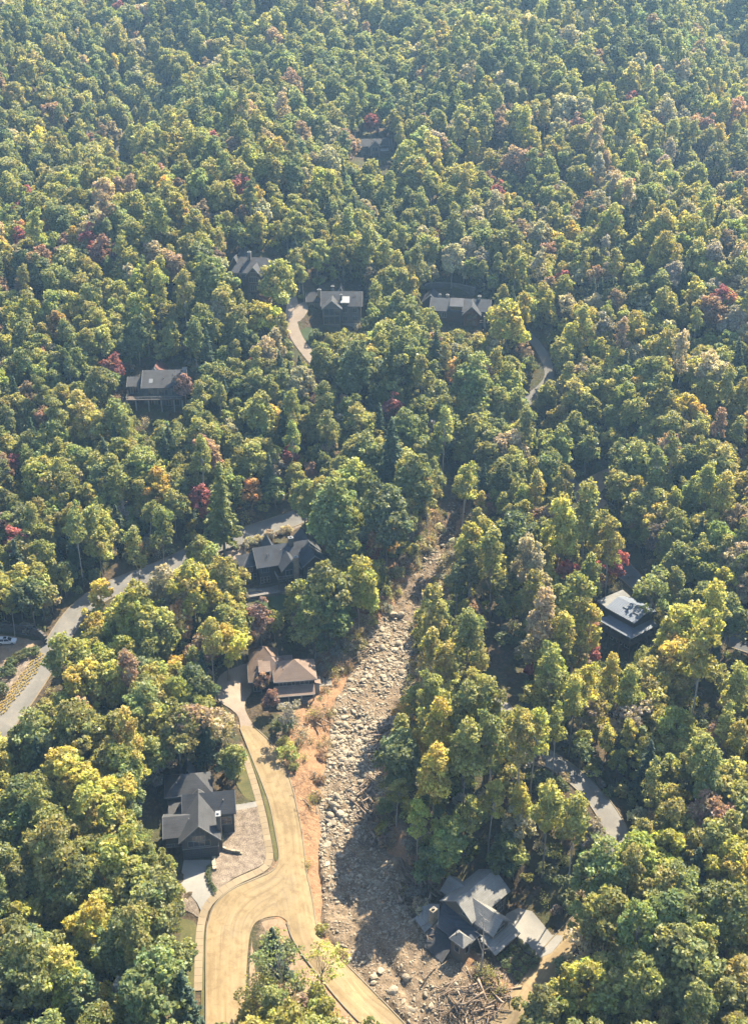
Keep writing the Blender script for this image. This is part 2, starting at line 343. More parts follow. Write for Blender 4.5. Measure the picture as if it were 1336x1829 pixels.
rng = np.random.default_rng(11)
def vnoise(x, y, s, seed=0):
    """smooth value noise, about -1..1"""
    x = np.asarray(x) / s; y = np.asarray(y) / s; xi = np.floor(x).astype(int); yi = np.floor(y).astype(int); fx, fy = x - xi, y - yi
    fx = fx * fx * (3 - 2 * fx); fy = fy * fy * (3 - 2 * fy)
    def hsh(a, b):
        h = (a * 374761393 + b * 668265263 + seed * 974711) & 0x7fffffff; h = ((h ^ (h >> 13)) * 1274126177) & 0x7fffffff
        return ((h ^ (h >> 16)) & 0xffff) / 32767.5 - 1
    return (hsh(xi, yi) * (1 - fx) + hsh(xi + 1, yi) * fx) * (1 - fy) + (hsh(xi, yi + 1) * (1 - fx) + hsh(xi + 1, yi + 1) * fx) * fy
# ------------------------------------------------------------------ house sites, roads and drives on the land
def spot(px, py):
    x, y = ground(np.array([px]), np.array([py])); return float(x[0]), float(y[0]), float(h0(x[0], y[0]))
SITE = {k: spot(*p) for k, p in dict(A=(353, 1535), B=(817, 1711), C=(525, 1256), D=(490, 1044), E=(1100, 1165), F=(248, 736), G=(436, 520), H=(593, 577), I=(864, 585), J=(662, 283), K=(228, 296), L=(368, 268)).items()}
def add_pad(k, dx, dy, r0, r1, dz=0.0):
    x, y, z = SITE[k]; PADS.append((x + dx, y + dy, r0, r1, z + dz))
add_pad('A', 0, 0, 7, 16); add_pad('B', 6, 5, 7, 26, .3); add_pad('C', -2, 6, 9, 17, 0)
def resample(P, step):
    P = np.asarray(P, float); n = len(P)
    ext = np.vstack([2 * P[0] - P[1], P, 2 * P[-1] - P[-2]]); out = []
    for i in range(n - 1):
        p0, p1, p2, p3 = ext[i:i + 4]; m = max(2, int(np.hypot(*(p2 - p1)) / step * 2))
        for t in np.linspace(0, 1, m, endpoint=False):
            out.append(.5 * ((2 * p1) + (-p0 + p2) * t + (2 * p0 - 5 * p1 + 4 * p2 - p3) * t ** 2 + (-p0 + 3 * p1 - 3 * p2 + p3) * t ** 3))
    out.append(P[-1]); out = np.array(out); d = np.r_[0, np.cumsum(np.hypot(*np.diff(out, axis=0).T))]
    s = np.linspace(0, d[-1], max(2, int(d[-1] / step) + 1))
    return np.stack([np.interp(s, d, out[:, 0]), np.interp(s, d, out[:, 1])], -1)
def normals2(P):
    t = np.gradient(P, axis=0); t /= np.maximum(np.hypot(t[:, 0], t[:, 1])[:, None], 1e-6); return np.stack([-t[:, 1], t[:, 0]], -1)
ROADS = []      # centre line, half width, for keeping trees off
def strip(name, P, offs, mat, zoff, kind='structure', prof=None):
    """ribbon along P with cross offsets offs (left positive) laid on the land"""
    N = normals2(P); V = []
    for o, dz in zip(offs, prof or [0] * len(offs)):
        q = P + N * o; V.append(np.column_stack([q, h0(q[:, 0], q[:, 1]) + zoff + dz]))
    V = np.stack(V, 1); n, k = V.shape[:2]; I = np.arange(n * k).reshape(n, k)
    F = np.stack([I[:-1, 1:], I[:-1, :-1], I[1:, :-1], I[1:, 1:]], -1).reshape(-1, 4)
    me = np_mesh(name, V.reshape(-1, 3), F, [mat], True)
    s = np.r_[0, np.cumsum(np.hypot(*np.diff(P, axis=0).T))]
    uv = np.stack([np.tile(np.asarray(offs, float), (n, 1)), np.tile(s[:, None], (1, k)), np.zeros((n, k))], -1)
    a = me.attributes.new('along', 'FLOAT_VECTOR', 'POINT'); a.data.foreach_set('vector', uv.astype(np.float32).ravel())
    return tag(link(name, me), kind=kind)
def kerb(P, off, name='kerb', w=.32, h=.13, mat='kerb'):
    o = np.array([off - w / 2, off - w / 2 + .03, off + w / 2 - .03, off + w / 2])
    return strip(name, P, list(o), mat, .02, prof=[-.1, h, h, -.1])
def road(name, P, w, mat, kerbs=(1, 1), zoff=.06, step=1.5):
    P = resample(P, step); ROADS.append((P, w / 2))
    strip(name, P, list(np.linspace(-w / 2, w / 2, 7)), mat, zoff)
    for s, k in zip((1, -1), kerbs):
        if k: kerb(P, s * (w / 2 + .12))
    return P
from mathutils.geometry import delaunay_2d_cdt
SHEETS = []     # outlines of laid surfaces, for keeping trees off
def inside(poly, x, y):
    x = np.asarray(x, float); y = np.asarray(y, float); r = np.zeros(x.shape, bool); j = len(poly) - 1
    for i in range(len(poly)):
        xi, yi = poly[i]; xj, yj = poly[j]
        if yi != yj: r ^= ((yi > y) != (yj > y)) & (x < (xj - xi) * (y - yi) / (yj - yi) + xi)
        j = i
    return r
def sheet(name, P, mat, zoff, grid=1.6, label=None, cat=None, kind='structure', smooth_edge=0.8, along=None, keep=True):
    P = np.asarray(P, float)
    if smooth_edge:
        P = resample(np.vstack([P, P[:1]]), smooth_edge)[:-1]
    if keep: SHEETS.append(P)
    gx, gy = np.meshgrid(np.arange(P[:, 0].min(), P[:, 0].max(), grid), np.arange(P[:, 1].min(), P[:, 1].max(), grid))
    gx, gy = gx.ravel(), gy.ravel(); m = inside(P, gx, gy)
    pts2 = [Vector(p) for p in P] + [Vector(p) for p in zip(gx[m], gy[m])]
    r = delaunay_2d_cdt(pts2, [], [list(range(len(P)))], 1, 1e-4)
    V = np.array([tuple(v) for v in r[0]]); F = np.array([f for f in r[2] if len(f) == 3])
    z = h0(V[:, 0], V[:, 1]) + zoff
    me = np_mesh(name, np.column_stack([V, z]), F, [mat], True)
    if along is not None:
        s = np.r_[0, np.cumsum(np.hypot(*np.diff(along, axis=0).T))]; N = normals2(along)
        d = ((V[:, None, :] - along[None]) ** 2).sum(-1); i = d.argmin(1); off = ((V - along[i]) * N[i]).sum(-1)
        a = me.attributes.new('along', 'FLOAT_VECTOR', 'POINT'); a.data.foreach_set('vector', np.column_stack([off, s[i], 0 * off]).astype(np.float32).ravel())
    bm = bmesh.new(); bm.from_mesh(me); bmesh.ops.recalc_face_normals(bm, faces=bm.faces)
    if sum(f.normal.z for f in bm.faces) < 0: bmesh.ops.reverse_faces(bm, faces=bm.faces)
    bm.to_mesh(me); bm.free()
    return tag(link(name, me), label, cat, kind=kind)

# dusty road: the stretch past the slide, and the branch that turns off at the bottom
right_edge = [(452, 1298), (478, 1322), (500, 1350), (519, 1400), (531, 1450), (540, 1500), (547, 1560), (556, 1600), (570, 1669), (598, 1702), (636, 1742), (690, 1797), (760, 1870)]
island_r = [(690, 1875), (644, 1826), (606, 1786), (573, 1745), (545, 1710), (524, 1676), (514, 1648)]
island_l = [(498, 1637), (470, 1641), (452, 1655), (443, 1700), (437, 1829), (436, 1890)]
left_edge = [(368, 1890), (370, 1829), (370, 1680), (375, 1645), (385, 1618), (415, 1590), (455, 1572), (487, 1557), (498, 1542), (500, 1525), (494, 1490), (484, 1440), (470, 1400), (450, 1350), (430, 1300)]
road_P = pts(*(right_edge + island_r + island_l + left_edge))
mainline = resample(pts((441, 1299), (476, 1350), (495, 1400), (514, 1470), (522, 1540), (538, 1620), (552, 1680), (590, 1725), (640, 1785), (685, 1829), (730, 1872)), 1.0)
branch = resample(pts((402, 1890), (403, 1700), (412, 1640), (445, 1600), (490, 1575), (518, 1545)), 1.0)
sheet('dusty_road', road_P, 'dusty_road', .06, 1.4, along=np.vstack([mainline, branch]))
ROADS += [(mainline, 2.8), (branch, 3.6)]
for e in (right_edge, island_r, left_edge): kerb(resample(pts(*e), 1.0), .16)
# pavement slabs along the house side
walk = resample(pts((428, 1330), (442, 1362), (456, 1405), (468, 1450), (478, 1500), (482, 1530), (476, 1548), (455, 1560), (420, 1576), (390, 1597), (368, 1622), (359, 1655), (356, 1700), (354, 1770)), 1.6)
pave = tag(strip('pavement', walk, [-.78, 0, .78], 'kerb', .045), kind='structure')
SHEETS.append(None)
N = normals2(walk)
for i in range(len(walk) - 1):
    a, b = walk[i], walk[i + 1]; t = (b - a); L = np.hypot(*t); t = t / L; nn = np.array([-t[1], t[0]])
    q = [a + t * .03 + nn * .74, a + t * .03 - nn * .74, b - t * .02 - nn * .74, b - t * .02 + nn * .74]
    dz = .085 + .012 * rng.random()
    mb = MB(); mb.slab([(p[0], p[1], float(h0(p[0], p[1])) + dz) for p in q], .08); mb.build('slab', 'slab', pave)
ROADS.append((walk, 1.0))
SHEETS.pop()
sheet('driveway', pts((329, 1536), (378, 1536), (377, 1550), (374, 1566), (377, 1582), (387, 1597), (374, 1612), (361, 1630), (352, 1612), (340, 1598), (318, 1588), (324, 1562)), 'concrete', .05, 1.2, smooth_edge=None)
sheet('footpath', pts((417, 1438), (461, 1431), (464, 1440), (418, 1449)), 'concrete', .055, 1.2, smooth_edge=None)
sheet('mulch_bed', pts((392, 1455), (417, 1450), (464, 1442), (474, 1490), (478, 1525), (470, 1543), (440, 1558), (412, 1572), (388, 1593), (379, 1580), (377, 1566), (381, 1545), (385, 1505)), 'mulch', .03, 1.0)
sheet('mulch_bed', pts((322, 1592), (342, 1602), (354, 1620), (356, 1640), (345, 1632), (320, 1618)), 'mulch', .028, 1.0)
sheet('lawn', pts((425, 1352), (437, 1366), (452, 1408), (461, 1430), (440, 1426), (420, 1395), (417, 1370)), 'lawn', .03, 1.2)
sheet('lawn', pts((320, 1640), (350, 1650), (351, 1700), (349, 1800), (345, 1890), (300, 1890), (310, 1750), (318, 1690)), 'lawn', .03, 1.4)
sheet('verge', pts((437, 1335), (458, 1385), (476, 1450), (488, 1515), (491, 1535), (495, 1538), (497, 1520), (490, 1478), (480, 1435), (464, 1390), (444, 1343)), 'lawn', .035, 1.0, smooth_edge=.5)
sheet('verge', pts((366, 1650), (366, 1700), (365, 1829), (364, 1880), (358, 1880), (360, 1760), (362, 1700), (363, 1655)), 'lawn', .035, 1.0, smooth_edge=.5)
sheet('island', pts(*([(500, 1641), (474, 1645), (457, 1658), (448, 1700), (442, 1829), (441, 1890), (685, 1886), (640, 1830), (602, 1790), (568, 1749), (540, 1713), (520, 1680), (511, 1652)])), 'tan_dirt', .04, 1.3, keep=False)
# the drive up to the brown house
sheet('driveway', pts((430, 1301), (426, 1280), (412, 1266), (392, 1252), (387, 1228), (394, 1206), (420, 1192), (448, 1186), (452, 1210), (449, 1237), (440, 1250), (438, 1266), (446, 1284), (453, 1299)), 'gravel_drive', .05, 1.2)
# road that climbs along the left, its branch to the dark house
road('hill_road', pts((-120, 1430), (-40, 1345), (20, 1275), (62, 1215), (95, 1160), (130, 1105), (168, 1070), (215, 1045), (285, 1018), (345, 990), (410, 965), (470, 945), (528, 925), (570, 905)), 5.6, 'asphalt', (1, 1))
road('side_drive', pts((330, 1000), (380, 996), (420, 990), (438, 990)), 4.0, 'gravel_drive', (0, 0), .05)
sheet('planting_bank', pts((395, 985), (450, 965), (500, 945), (535, 932), (545, 942), (520, 958), (470, 970), (430, 985)), 'mulch', .03, 1.2, keep=False)
# road on the far side of the wooded knoll
P_right = road('curved_road', pts((868, 1225), (915, 1295), (965, 1345), (1012, 1376), (1052, 1412), (1082, 1450), (1102, 1490), (1110, 1530), (1100, 1575), (1070, 1620), (1030, 1660)), 5.0, 'asphalt', (1, 1))
road('lower_road', pts((1045, 1646), (1030, 1660), (990, 1705), (950, 1765), (905, 1830), (870, 1890)), 5.0, 'dusty_road', (1, 1), .066)
sheet('driveway', pts((893, 1650), (905, 1632), (925, 1622), (950, 1628), (985, 1670), (1010, 1672), (985, 1702), (962, 1712), (935, 1700), (918, 1672)), 'concrete', .09, 1.2, smooth_edge=None)
# road up the valley to the right, past the house on posts
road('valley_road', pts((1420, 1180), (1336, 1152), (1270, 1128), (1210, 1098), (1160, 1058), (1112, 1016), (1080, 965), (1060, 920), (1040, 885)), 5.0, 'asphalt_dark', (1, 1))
road('upper_road', pts((1040, 885), (1000, 835), (955, 768), (938, 735), (945, 712), (966, 694), (980, 674), (977, 650), (963, 622), (942, 598), (918, 580), (885, 570)), 3.3, 'asphalt', (0, 0))
sheet('turnout', pts((1022, 880), (1040, 858), (1090, 835), (1100, 850), (1075, 880), (1085, 905), (1050, 915)), 'tan_dirt', .075, 1.4)
road('house_drive', pts((575, 660), (548, 628), (530, 602), (520, 570), (523, 545), (516, 520), (510, 500), (506, 482)), 4.2, 'gravel_drive', (0, 0))
sheet('drive_court', pts((515, 552), (545, 540), (550, 555), (532, 575)), 'gravel_drive', .065, 1.4)
sheet('lawn', pts((532, 592), (556, 585), (566, 610), (556, 632), (545, 622)), 'lawn_dark', .03, 1.4)
sheet('lawn', pts((425, 1058), (470, 1052), (540, 1048), (545, 1062), (520, 1085), (495, 1105), (470, 1080), (435, 1068)), 'lawn_dark', .03, 1.4)
# parking court with the car, terrace of ornamental grass
sheet('parking_court', pts((-70, 1128), (0, 1133), (60, 1143), (80, 1146), (74, 1162), (50, 1170), (20, 1182), (-70, 1200)), 'tan_dirt', .05, 1.2)
sheet('garden_bed', pts((-40, 1330), (-40, 1215), (0, 1186), (40, 1172), (72, 1164), (72, 1180), (45, 1230), (15, 1268), (-10, 1290)), 'mulch', .03, 1.4)

# ------------------------------------------------------------------ ground sheet
def axis(segs):
    out = [segs[0][0]]
    for a, b, st in segs: out += list(np.linspace(a, b, max(2, int(round(abs(b - a) / st)) + 1))[1:])
    return np.array(out)
gx = axis([(-760, -330, 30), (-330, -200, 8), (-200, -105, 3), (-105, 105, 1.15), (105, 200, 3), (200, 330, 8), (330, 760, 30)])
gy = axis([(-260, 60, 30), (60, 115, 5), (115, 335, 1.15), (335, 470, 2.4), (470, 800, 7), (800, 1080, 25)])
X, Y = np.meshgrid(gx, gy); Zg = h0(X, Y)
def road_dist(x, y):
    d = np.full(np.shape(x), 1e9); sh = np.shape(x); x = np.ravel(x); y = np.ravel(y); d = d.ravel()
    for P, hw in ROADS:
        m = np.where((x > P[:, 0].min() - 20) & (x < P[:, 0].max() + 20) & (y > P[:, 1].min() - 20) & (y < P[:, 1].max() + 20))[0]
        for ch in np.array_split(m, max(1, len(m) // 4000)):
            q = np.sqrt(((x[ch, None] - P[None, :, 0]) ** 2 + (y[ch, None] - P[None, :, 1]) ** 2).min(1)) - hw
            d[ch] = np.minimum(d[ch], q)
    return d.reshape(sh)
rd = road_dist(X, Y)
insheet = np.zeros(X.shape, bool)
for P in SHEETS: insheet |= inside(P, X, Y)
cw = np.interp(Y, CY, CW); cdx = X - np.interp(Y, CY, CX)
rough = np.clip((rd - .5) / 3, 0, 1) * (~insheet)
Zg = Zg + rough * (.35 * vnoise(X, Y, 7, 1) + .22 * vnoise(X, Y, 2.6, 2)) - .10 * (rd < 1.2) - .05 * insheet
# bare clay and sand beside the slide
Zg = Zg - 1.3 * sstep(-.6, -2.2, np.abs(cdx) - cw) * sstep(119, 124, Y) * sstep(318, 312, Y)
_e = np.abs(cdx) - cw; Zg = Zg + rough * sstep(10, 6, _e) * sstep(-2, 0, _e) * sstep(135, 145, Y) * sstep(300, 290, Y) * (.55 * vnoise(X, Y, 2.8, 91) + .3 * vnoise(X, Y, 1.3, 92))
nz = vnoise(X, Y, 9, 5) * 2.5 + vnoise(X, Y, 3, 6) * 1.2
near = sstep(120, 140, Y) * sstep(330, 300, Y)
edge = np.abs(cdx) - cw
west = (cdx < 0)
clay = near * np.where(west, sstep(10.5, 6.5, edge + nz * .8) * sstep(266, 250, Y + nz * 2), sstep(3.5, 1.0, edge + nz) * .8)
clay = np.maximum(clay, sstep(252, 258, Y) * sstep(302, 290, Y) * sstep(9, 5, edge + nz) * west)
sandz = near * sstep(-1.5, -3.0, edge)
brush = near * sstep(16, 8, edge + nz)
me = np_mesh('ground', np.stack([X, Y, Zg], -1).reshape(-1, 3), (lambda I: np.stack([I[:-1, :-1], I[:-1, 1:], I[1:, 1:], I[1:, :-1]], -1).reshape(-1, 4))(np.arange(X.size).reshape(X.shape)), ['floor'], True)
a = me.color_attributes.new('zone', 'FLOAT_COLOR', 'POINT')
a.data.foreach_set('color', np.stack([clay, sandz, brush, np.ones_like(clay)], -1).astype(np.float32).ravel())
tag(link('ground', me), kind='structure')
# bed of the debris flow, finer and rougher than the land around it
by = np.arange(118, 322, .5); bu = np.linspace(-1.35, 1.35, 84)
U, BY = np.meshgrid(bu, by); bw = np.interp(BY, CY, CW) + .5; BX = np.interp(BY, CY, CX) + U * (bw + 1.2)
def bedz(x, y):
    w = np.interp(y, CY, CW) + 1.7; u = (x - np.interp(y, CY, CX)) / w
    hump = .45 * vnoise(x, y * .8, 5, 21) + .32 * vnoise(x, y, 2.1, 22) + .24 * vnoise(x, y, .95, 23)
    z = h0(x, y) + .12 + hump - 1.8 * sstep(.74, 1.02, np.abs(u) + .14 * vnoise(x, y, 4, 24)) - 1.5 * sstep(312, 321, y)
    gul = np.exp(-((x - np.interp(y, CY, CX) + 4.2 + 1.2 * np.sin(y * .11)) / 1.1) ** 2)       # the little stream cuts down the left of the bed
    return z - .6 * gul * sstep(262, 240, y)
bed_z = bedz(BX, BY)
rdb = road_dist(BX, BY); bed_z = np.where(rdb < 1.0, np.minimum(bed_z, h0(BX, BY) - .25), bed_z)
me = np_mesh('debris_flow', np.stack([BX, BY, bed_z], -1).reshape(-1, 3), (lambda I: np.stack([I[:-1, :-1], I[:-1, 1:], I[1:, 1:], I[1:, :-1]], -1).reshape(-1, 4))(np.arange(BX.size).reshape(BX.shape)), ['bed'], True)
a = me.attributes.new('soil', 'FLOAT', 'POINT')
soil = np.maximum(sstep(272, 292, BY + 6 * vnoise(BX, BY, 5, 61)), .4 * sstep(.45, .9, np.abs(U) + .35 * vnoise(BX, BY, 4, 62)) * (U > 0)); a.data.foreach_set('value', soil.astype(np.float32).ravel())
debris = tag(link('debris_flow', me), kind='structure')
# ------------------------------------------------------------------ houses
class House:
    def __init__(s, key, label, rz, wall, roof, trim='trim', dz=0.0, off=(0, 0), name='house'):
        x, y, z = SITE[key]; s.loc = (x + off[0], y + off[1], z + dz); s.rz = rz
        s.root = thing(name, label, 'house', s.loc, rz); s.wall, s.roof, s.trim = wall, roof, trim
    def world(s, u, v, w=0.0):
        c, n = math.cos(R(s.rz)), math.sin(R(s.rz)); return (s.loc[0] + u * c - v * n, s.loc[1] + u * n + v * c, s.loc[2] + w)
    def p(s, name, mb, mat, parent=None): return mb.build(name, mat, parent or s.root)
    def gable(s, x0, x1, y0, y1, zb, ze, zr, axis='x', ov=.55, wall=None, roof=None, t=.22, trim=True, zmid=None):
        wall, roof = wall or s.wall, roof or s.roof
        (u0, u1, a0, a1) = (y0, y1, x0, x1) if axis == 'x' else (x0, x1, y0, y1)
        um = (u0 + u1) / 2; k = (zr - ze) / (um - u0)
        s.p('wall', MB().prism([(u0, zb), (u1, zb), (u1, ze), (um, zr), (u0, ze)], a0, a1, axis), wall)
        e0, e1, zo = u0 - ov, u1 + ov, ze - k * ov + .03; zr += .03
        ch = [(e0, zo), (um, zr), (e1, zo), (e1, zo + t), (um, zr + t), (e0, zo + t)]
        r = s.p('roof', MB().prism(ch, a0 - ov, a1 + ov, axis), roof)
        if trim:
            d = .06
            c2 = [(e0 - d, zo - .10 - k * d), (um, zr - .10), (e1 + d, zo - .10 - k * d), (e1 + d, zo + t - .02), (um, zr + t - .02 + k * d), (e0 - d, zo + t - .02)]
            for b0, b1 in ((a0 - ov - .09, a0 - ov - .004), (a1 + ov + .004, a1 + ov + .09)): s.p('fascia', MB().prism(c2, b0, b1, axis), s.trim, r)
        return r
    def hip(s, x0, x1, y0, y1, zb, ze, zr, axis='x', inset=None, ov=.6, wall=None, roof=None, t=.2, in2=None):
        s.p('wall', MB().box(x0, x1, y0, y1, zb, ze), wall or s.wall)
        X0, X1, Y0, Y1 = x0 - ov, x1 + ov, y0 - ov, y1 + ov; z0 = ze - .12
        if axis == 'x':
            i = (Y1 - Y0) / 2 if inset is None else inset; j = i if in2 is None else in2; ym = (Y0 + Y1) / 2; A, B = (X0 + i, ym, zr), (X1 - j, ym, zr)
        else:
            i = (X1 - X0) / 2 if inset is None else inset; j = i if in2 is None else in2; xm = (X0 + X1) / 2; A, B = (xm, Y0 + i, zr), (xm, Y1 - j, zr)
        b = [(X0, Y0, z0), (X1, Y0, z0), (X1, Y1, z0), (X0, Y1, z0)]; u = [(x, y, z0 + t) for x, y, _ in b]
        vs = b + u + [A, B]
        top = [(4, 5, 9, 8), (5, 6, 9), (6, 7, 8, 9), (7, 4, 8)] if axis == 'x' else [(4, 5, 8), (5, 6, 9, 8), (6, 7, 9), (7, 4, 8, 9)]
        r = s.p('roof', MB().add(vs, [(3, 2, 1, 0), (0, 1, 5, 4), (1, 2, 6, 5), (2, 3, 7, 6), (3, 0, 4, 7)] + top), roof or s.roof)
        for (ax, ay, bx, by) in ((X0 - .05, Y0 - .05, X1 + .05, Y0 - .004), (X0 - .05, Y1 + .004, X1 + .05, Y1 + .05), (X0 - .05, Y0 - .003, X0 - .004, Y1 + .003), (X1 + .004, Y0 - .003, X1 + .05, Y1 + .003)):
            s.p('fascia', MB().box(ax, bx, ay, by, z0 - .06, z0 + t - .03), s.trim, r)
        return r
    def slab(s, quad, t=.2, mat=None, fascia=True, name='roof', ribs=0):
        r = s.p(name, MB().slab(quad, t), mat or s.roof)
        q = [Vector(p) for p in quad]
        if fascia:
            mb = MB(); a, b = q[0], q[1]; n = (b - a).cross(Vector((0, 0, 1))).normalized()
            mb.slab([a + n * .01, b + n * .01, b + n * .07, a + n * .07], t + .05); s.p('fascia', mb, s.trim, r)
        if ribs:
            mb = MB()
            for i in range(1, ribs):
                f = i / ribs; a = q[0].lerp(q[1], f); b = q[3].lerp(q[2], f); d = (q[1] - q[0]).normalized() * .035
                mb.slab([a - d + Vector((0, 0, .055)), a + d + Vector((0, 0, .055)), b + d + Vector((0, 0, .055)), b - d + Vector((0, 0, .055))], .05)
            s.p('seam', mb, mat or s.roof, r)
        return r
    def win(s, face, a, u0, u1, z0, z1, nx=1, nz=1, mat='trim', b=.09, name='window', pane='glass'):
        """face f/b/l/r with its plane at a"""
        def bx(mb, p0, p1, q0, q1, d0, d1):
            lo, hi = (min(-d0, -d1), max(-d0, -d1)) if face in 'fl' else (d0, d1)
            if face in 'fb': mb.box(p0, p1, a + lo, a + hi, q0, q1)
            else: mb.box(a + lo, a + hi, p0, p1, q0, q1)
        fr = MB(); bx(fr, u0 - b, u1 + b, z0 - b, z0, 0.002, .10); bx(fr, u0 - b, u1 + b, z1, z1 + b, 0.002, .10); bx(fr, u0 - b, u0, z0, z1, .002, .10); bx(fr, u1, u1 + b, z0, z1, .002, .10)
        for i in range(1, nx):
            c = u0 + (u1 - u0) * i / nx; bx(fr, c - .04, c + .04, z0, z1, .002, .09)
        for i in range(1, nz):
            c = z0 + (z1 - z0) * i / nz; bx(fr, u0, u1, c - .04, c + .04, .003, .085)
        o = s.p(name, fr, mat); pn = MB(); bx(pn, u0, u1, z0, z1, .004, .05); s.p('pane' if pane == 'glass' else 'panel', pn, pane, o); return o
    def chimney(s, x, y, z0, z1, w=.55, d=.55, mat='dark_stone'):
        c = s.p('chimney', MB().box(x - w, x + w, y - d, y + d, z0, z1), mat)
        s.p('chimney_cap', MB().box(x - w - .1, x + w + .1, y - d - .1, y + d + .1, z1, z1 + .12).box(x - w * .4, x + w * .4, y - d * .4, y + d * .4, z1 + .12, z1 + .45), 'cap', c)
    def posts(s, L, z0, z1, r=.13, mat='wood'):
        for x, y in L: s.p('post', MB().box(x - r, x + r, y - r, y + r, z0, z1), mat)
    def rail(s, pts_, z, h=1.0, mat='trim_grey', step=.35):
        mb = MB()
        for a, b in zip(pts_[:-1], pts_[1:]):
            a, b = Vector((*a, 0)), Vector((*b, 0)); L = (b - a).length; d = (b - a) / L; n = Vector((-d.y, d.x, 0)) * .04
            for zz in (z + h - .08, z + .08):
                mb.slab([a - n + Vector((0, 0, zz + .07)), b - n + Vector((0, 0, zz + .07)), b + n + Vector((0, 0, zz + .07)), a + n + Vector((0, 0, zz + .07))], .07)
            for i in range(int(L / step) + 1):
                p = a + d * (i * step); w = .05 if i % 5 == 0 else .022; mb.box(p.x - w, p.x + w, p.y - w, p.y + w, z, z + h - .09)
        s.p('railing', mb, mat)

HOUSES = {}
# A: grey house above the concrete drive
h = House('A', 'grey gabled house with two garage doors above a pale concrete driveway', 8, 'siding_grey', 'shingle', 'trim_grey'); HOUSES['A'] = h
h.gable(-2.9, 4.6, .3, 10.5, -3, 5.4, 9.0, 'y', .6)
h.gable(-2.2, 8.0, 6.9, 12.8, -3, 6.0, 8.96, 'x', .5)
h.gable(-6.2, -1.0, 1.8, 8.4, 2.6, 5.2, 7.4, 'x', .45, trim=True)
h.hip(-6.2, 3.2, 14.2, 20.6, -3, 5.4, 8.4, 'x', ov=.5)
h.gable(-3.0, -.4, 19.5, 23.0, -3, 5.0, 7.9, 'y', .4)
h.p('wall', MB().box(-5.9, -2.5, 9.5, 14.6, -3, 4.4), 'siding_dark')
h.win('f', .3, -1.6, 2.9, 3.35, 4.75, 4, 1); h.win('f', .3, -.6, 1.9, 4.95, 6.1, 3, 1)
for u in (-2.5, 1.0): h.win('f', .3, u, u + 3.0, .1, 2.35, 2, 4, 'siding_dark', name='garage_door', pane='siding_grey')
for i in range(7): h.p('batten', MB().box(-2.0 + i * 1.0, -1.94 + i * 1.0, .24, .295, 5.0, 6.0 + 2.1 * (1 - abs(i - 3) / 3.2)), 'trim_grey')
h.p('band', MB().box(-2.9, 4.6, .2, .296, 2.72, 2.95), 'trim_grey')
h.p('deck', MB().box(-6.2, -2.9, 1.4, 5.0, 2.4, 2.6), 'wood'); h.posts([(-6.0, 1.6), (-6.0, 4.6), (-3.3, 1.6)], -1.5, 2.4); h.rail([(-6.15, 4.9), (-6.15, 1.45), (-2.95, 1.45)], 2.6); h.posts([(-6.0, 1.6)], 2.6, 5.0)
h.chimney(4.9, 2.6, -2, 9.4, .45, .75, 'siding_taupe')
h.win('r', 8.0, 8.2, 10.6, 2.2, 4.2, 2, 1); h.win('r', 4.6, 5.0, 6.2, 3.2, 4.8, 1, 1); h.win('f', 6.9, 5.4, 7.4, 2.6, 4.6, 2, 2)
h.win('f', 9.5, -5.4, -3.2, 1.2, 3.2, 2, 1, 'trim_grey')
h.p('door', MB().box(8.002, 8.07, 11.2, 12.2, 1.7, 3.8), 'wood')

# C: brown-roofed house beside the slide
h = House('C', 'brown hip-roofed house with front porch at the edge of the debris flow', 8, 'siding_dark', 'shingle_brown', 'trim'); HOUSES['C'] = h
h.hip(-4.0, 5.4, 2.0, 9.6, -2, 5.5, 9.0, 'x', inset=5.3, in2=5.3, ov=.55)
h.hip(-10.0, -1.0, 5.2, 12.6, -2, 3.9, 8.0, 'x', ov=.6)
h.hip(-9.6, -3.2, 12.0, 19.0, -2, 3.4, 7.0, 'x', ov=.5)
h.gable(-4.0, .2, 10.8, 15.0, -2, 3.2, 5.2, 'x', .4)
h.slab([(-4.6, -.7, 2.75), (5.3, -.7, 2.75), (5.3, 2.0, 4.0), (-4.6, 2.0, 4.0)], .2)
h.slab([(-8.0, 5.2, 6.35), (-5.0, 5.2, 6.35), (-5.0, 8.6, 7.5), (-8.0, 8.6, 7.5)], .2)
h.p('wall', MB().box(-7.7, -5.3, 5.6, 9.2, 3.5, 6.2), 'siding_dark'); h.win('f', 5.6, -7.3, -5.7, 4.75, 5.95, 2, 1)
for u0, u1, n in ((-3.2, -1.5, 2), (-.2, .6, 1), (1.9, 3.9, 2)): h.win('f', 2.0, u0, u1, 4.05, 5.2, n, 1)
h.win('f', 2.0, -3.3, -1.8, .6, 2.2, 2, 1); h.win('f', 2.0, 2.4, 4.3, .6, 2.2, 2, 1); h.win('f', 5.2, -9.4, -7.9, .8, 2.4, 2, 1)
h.p('door', MB().box(-.3, .75, 1.93, 1.997, .15, 2.3), 'wood')
h.p('porch_floor', MB().box(-4.4, 5.1, -.55, 1.99, -1.5, .15), 'concrete'); h.posts([(-4.1, -.4), (-1.2, -.4), (1.9, -.4), (4.9, -.4)], .15, 2.6, .16, 'trim')
h.posts([(-1.2, -.4), (1.9, -.4)], .15, 1.0, .28, 'dark_stone'); h.rail([(-4.1, -.45), (-1.5, -.45)], .15, .8, 'trim'); h.rail([(2.2, -.45), (4.9, -.45)], .15, .8, 'trim')
h.p('wall', MB().box(5.4, 6.6, 2.6, 5.4, -2, 3.4), 'trim'); h.slab([(6.9, 2.3, 3.45), (6.9, 5.7, 3.45), (5.39, 5.7, 4.0), (5.39, 2.3, 4.0)], .18)
h.win('r', 5.4, 6.4, 8.2, 3.6, 5.0, 2, 1)
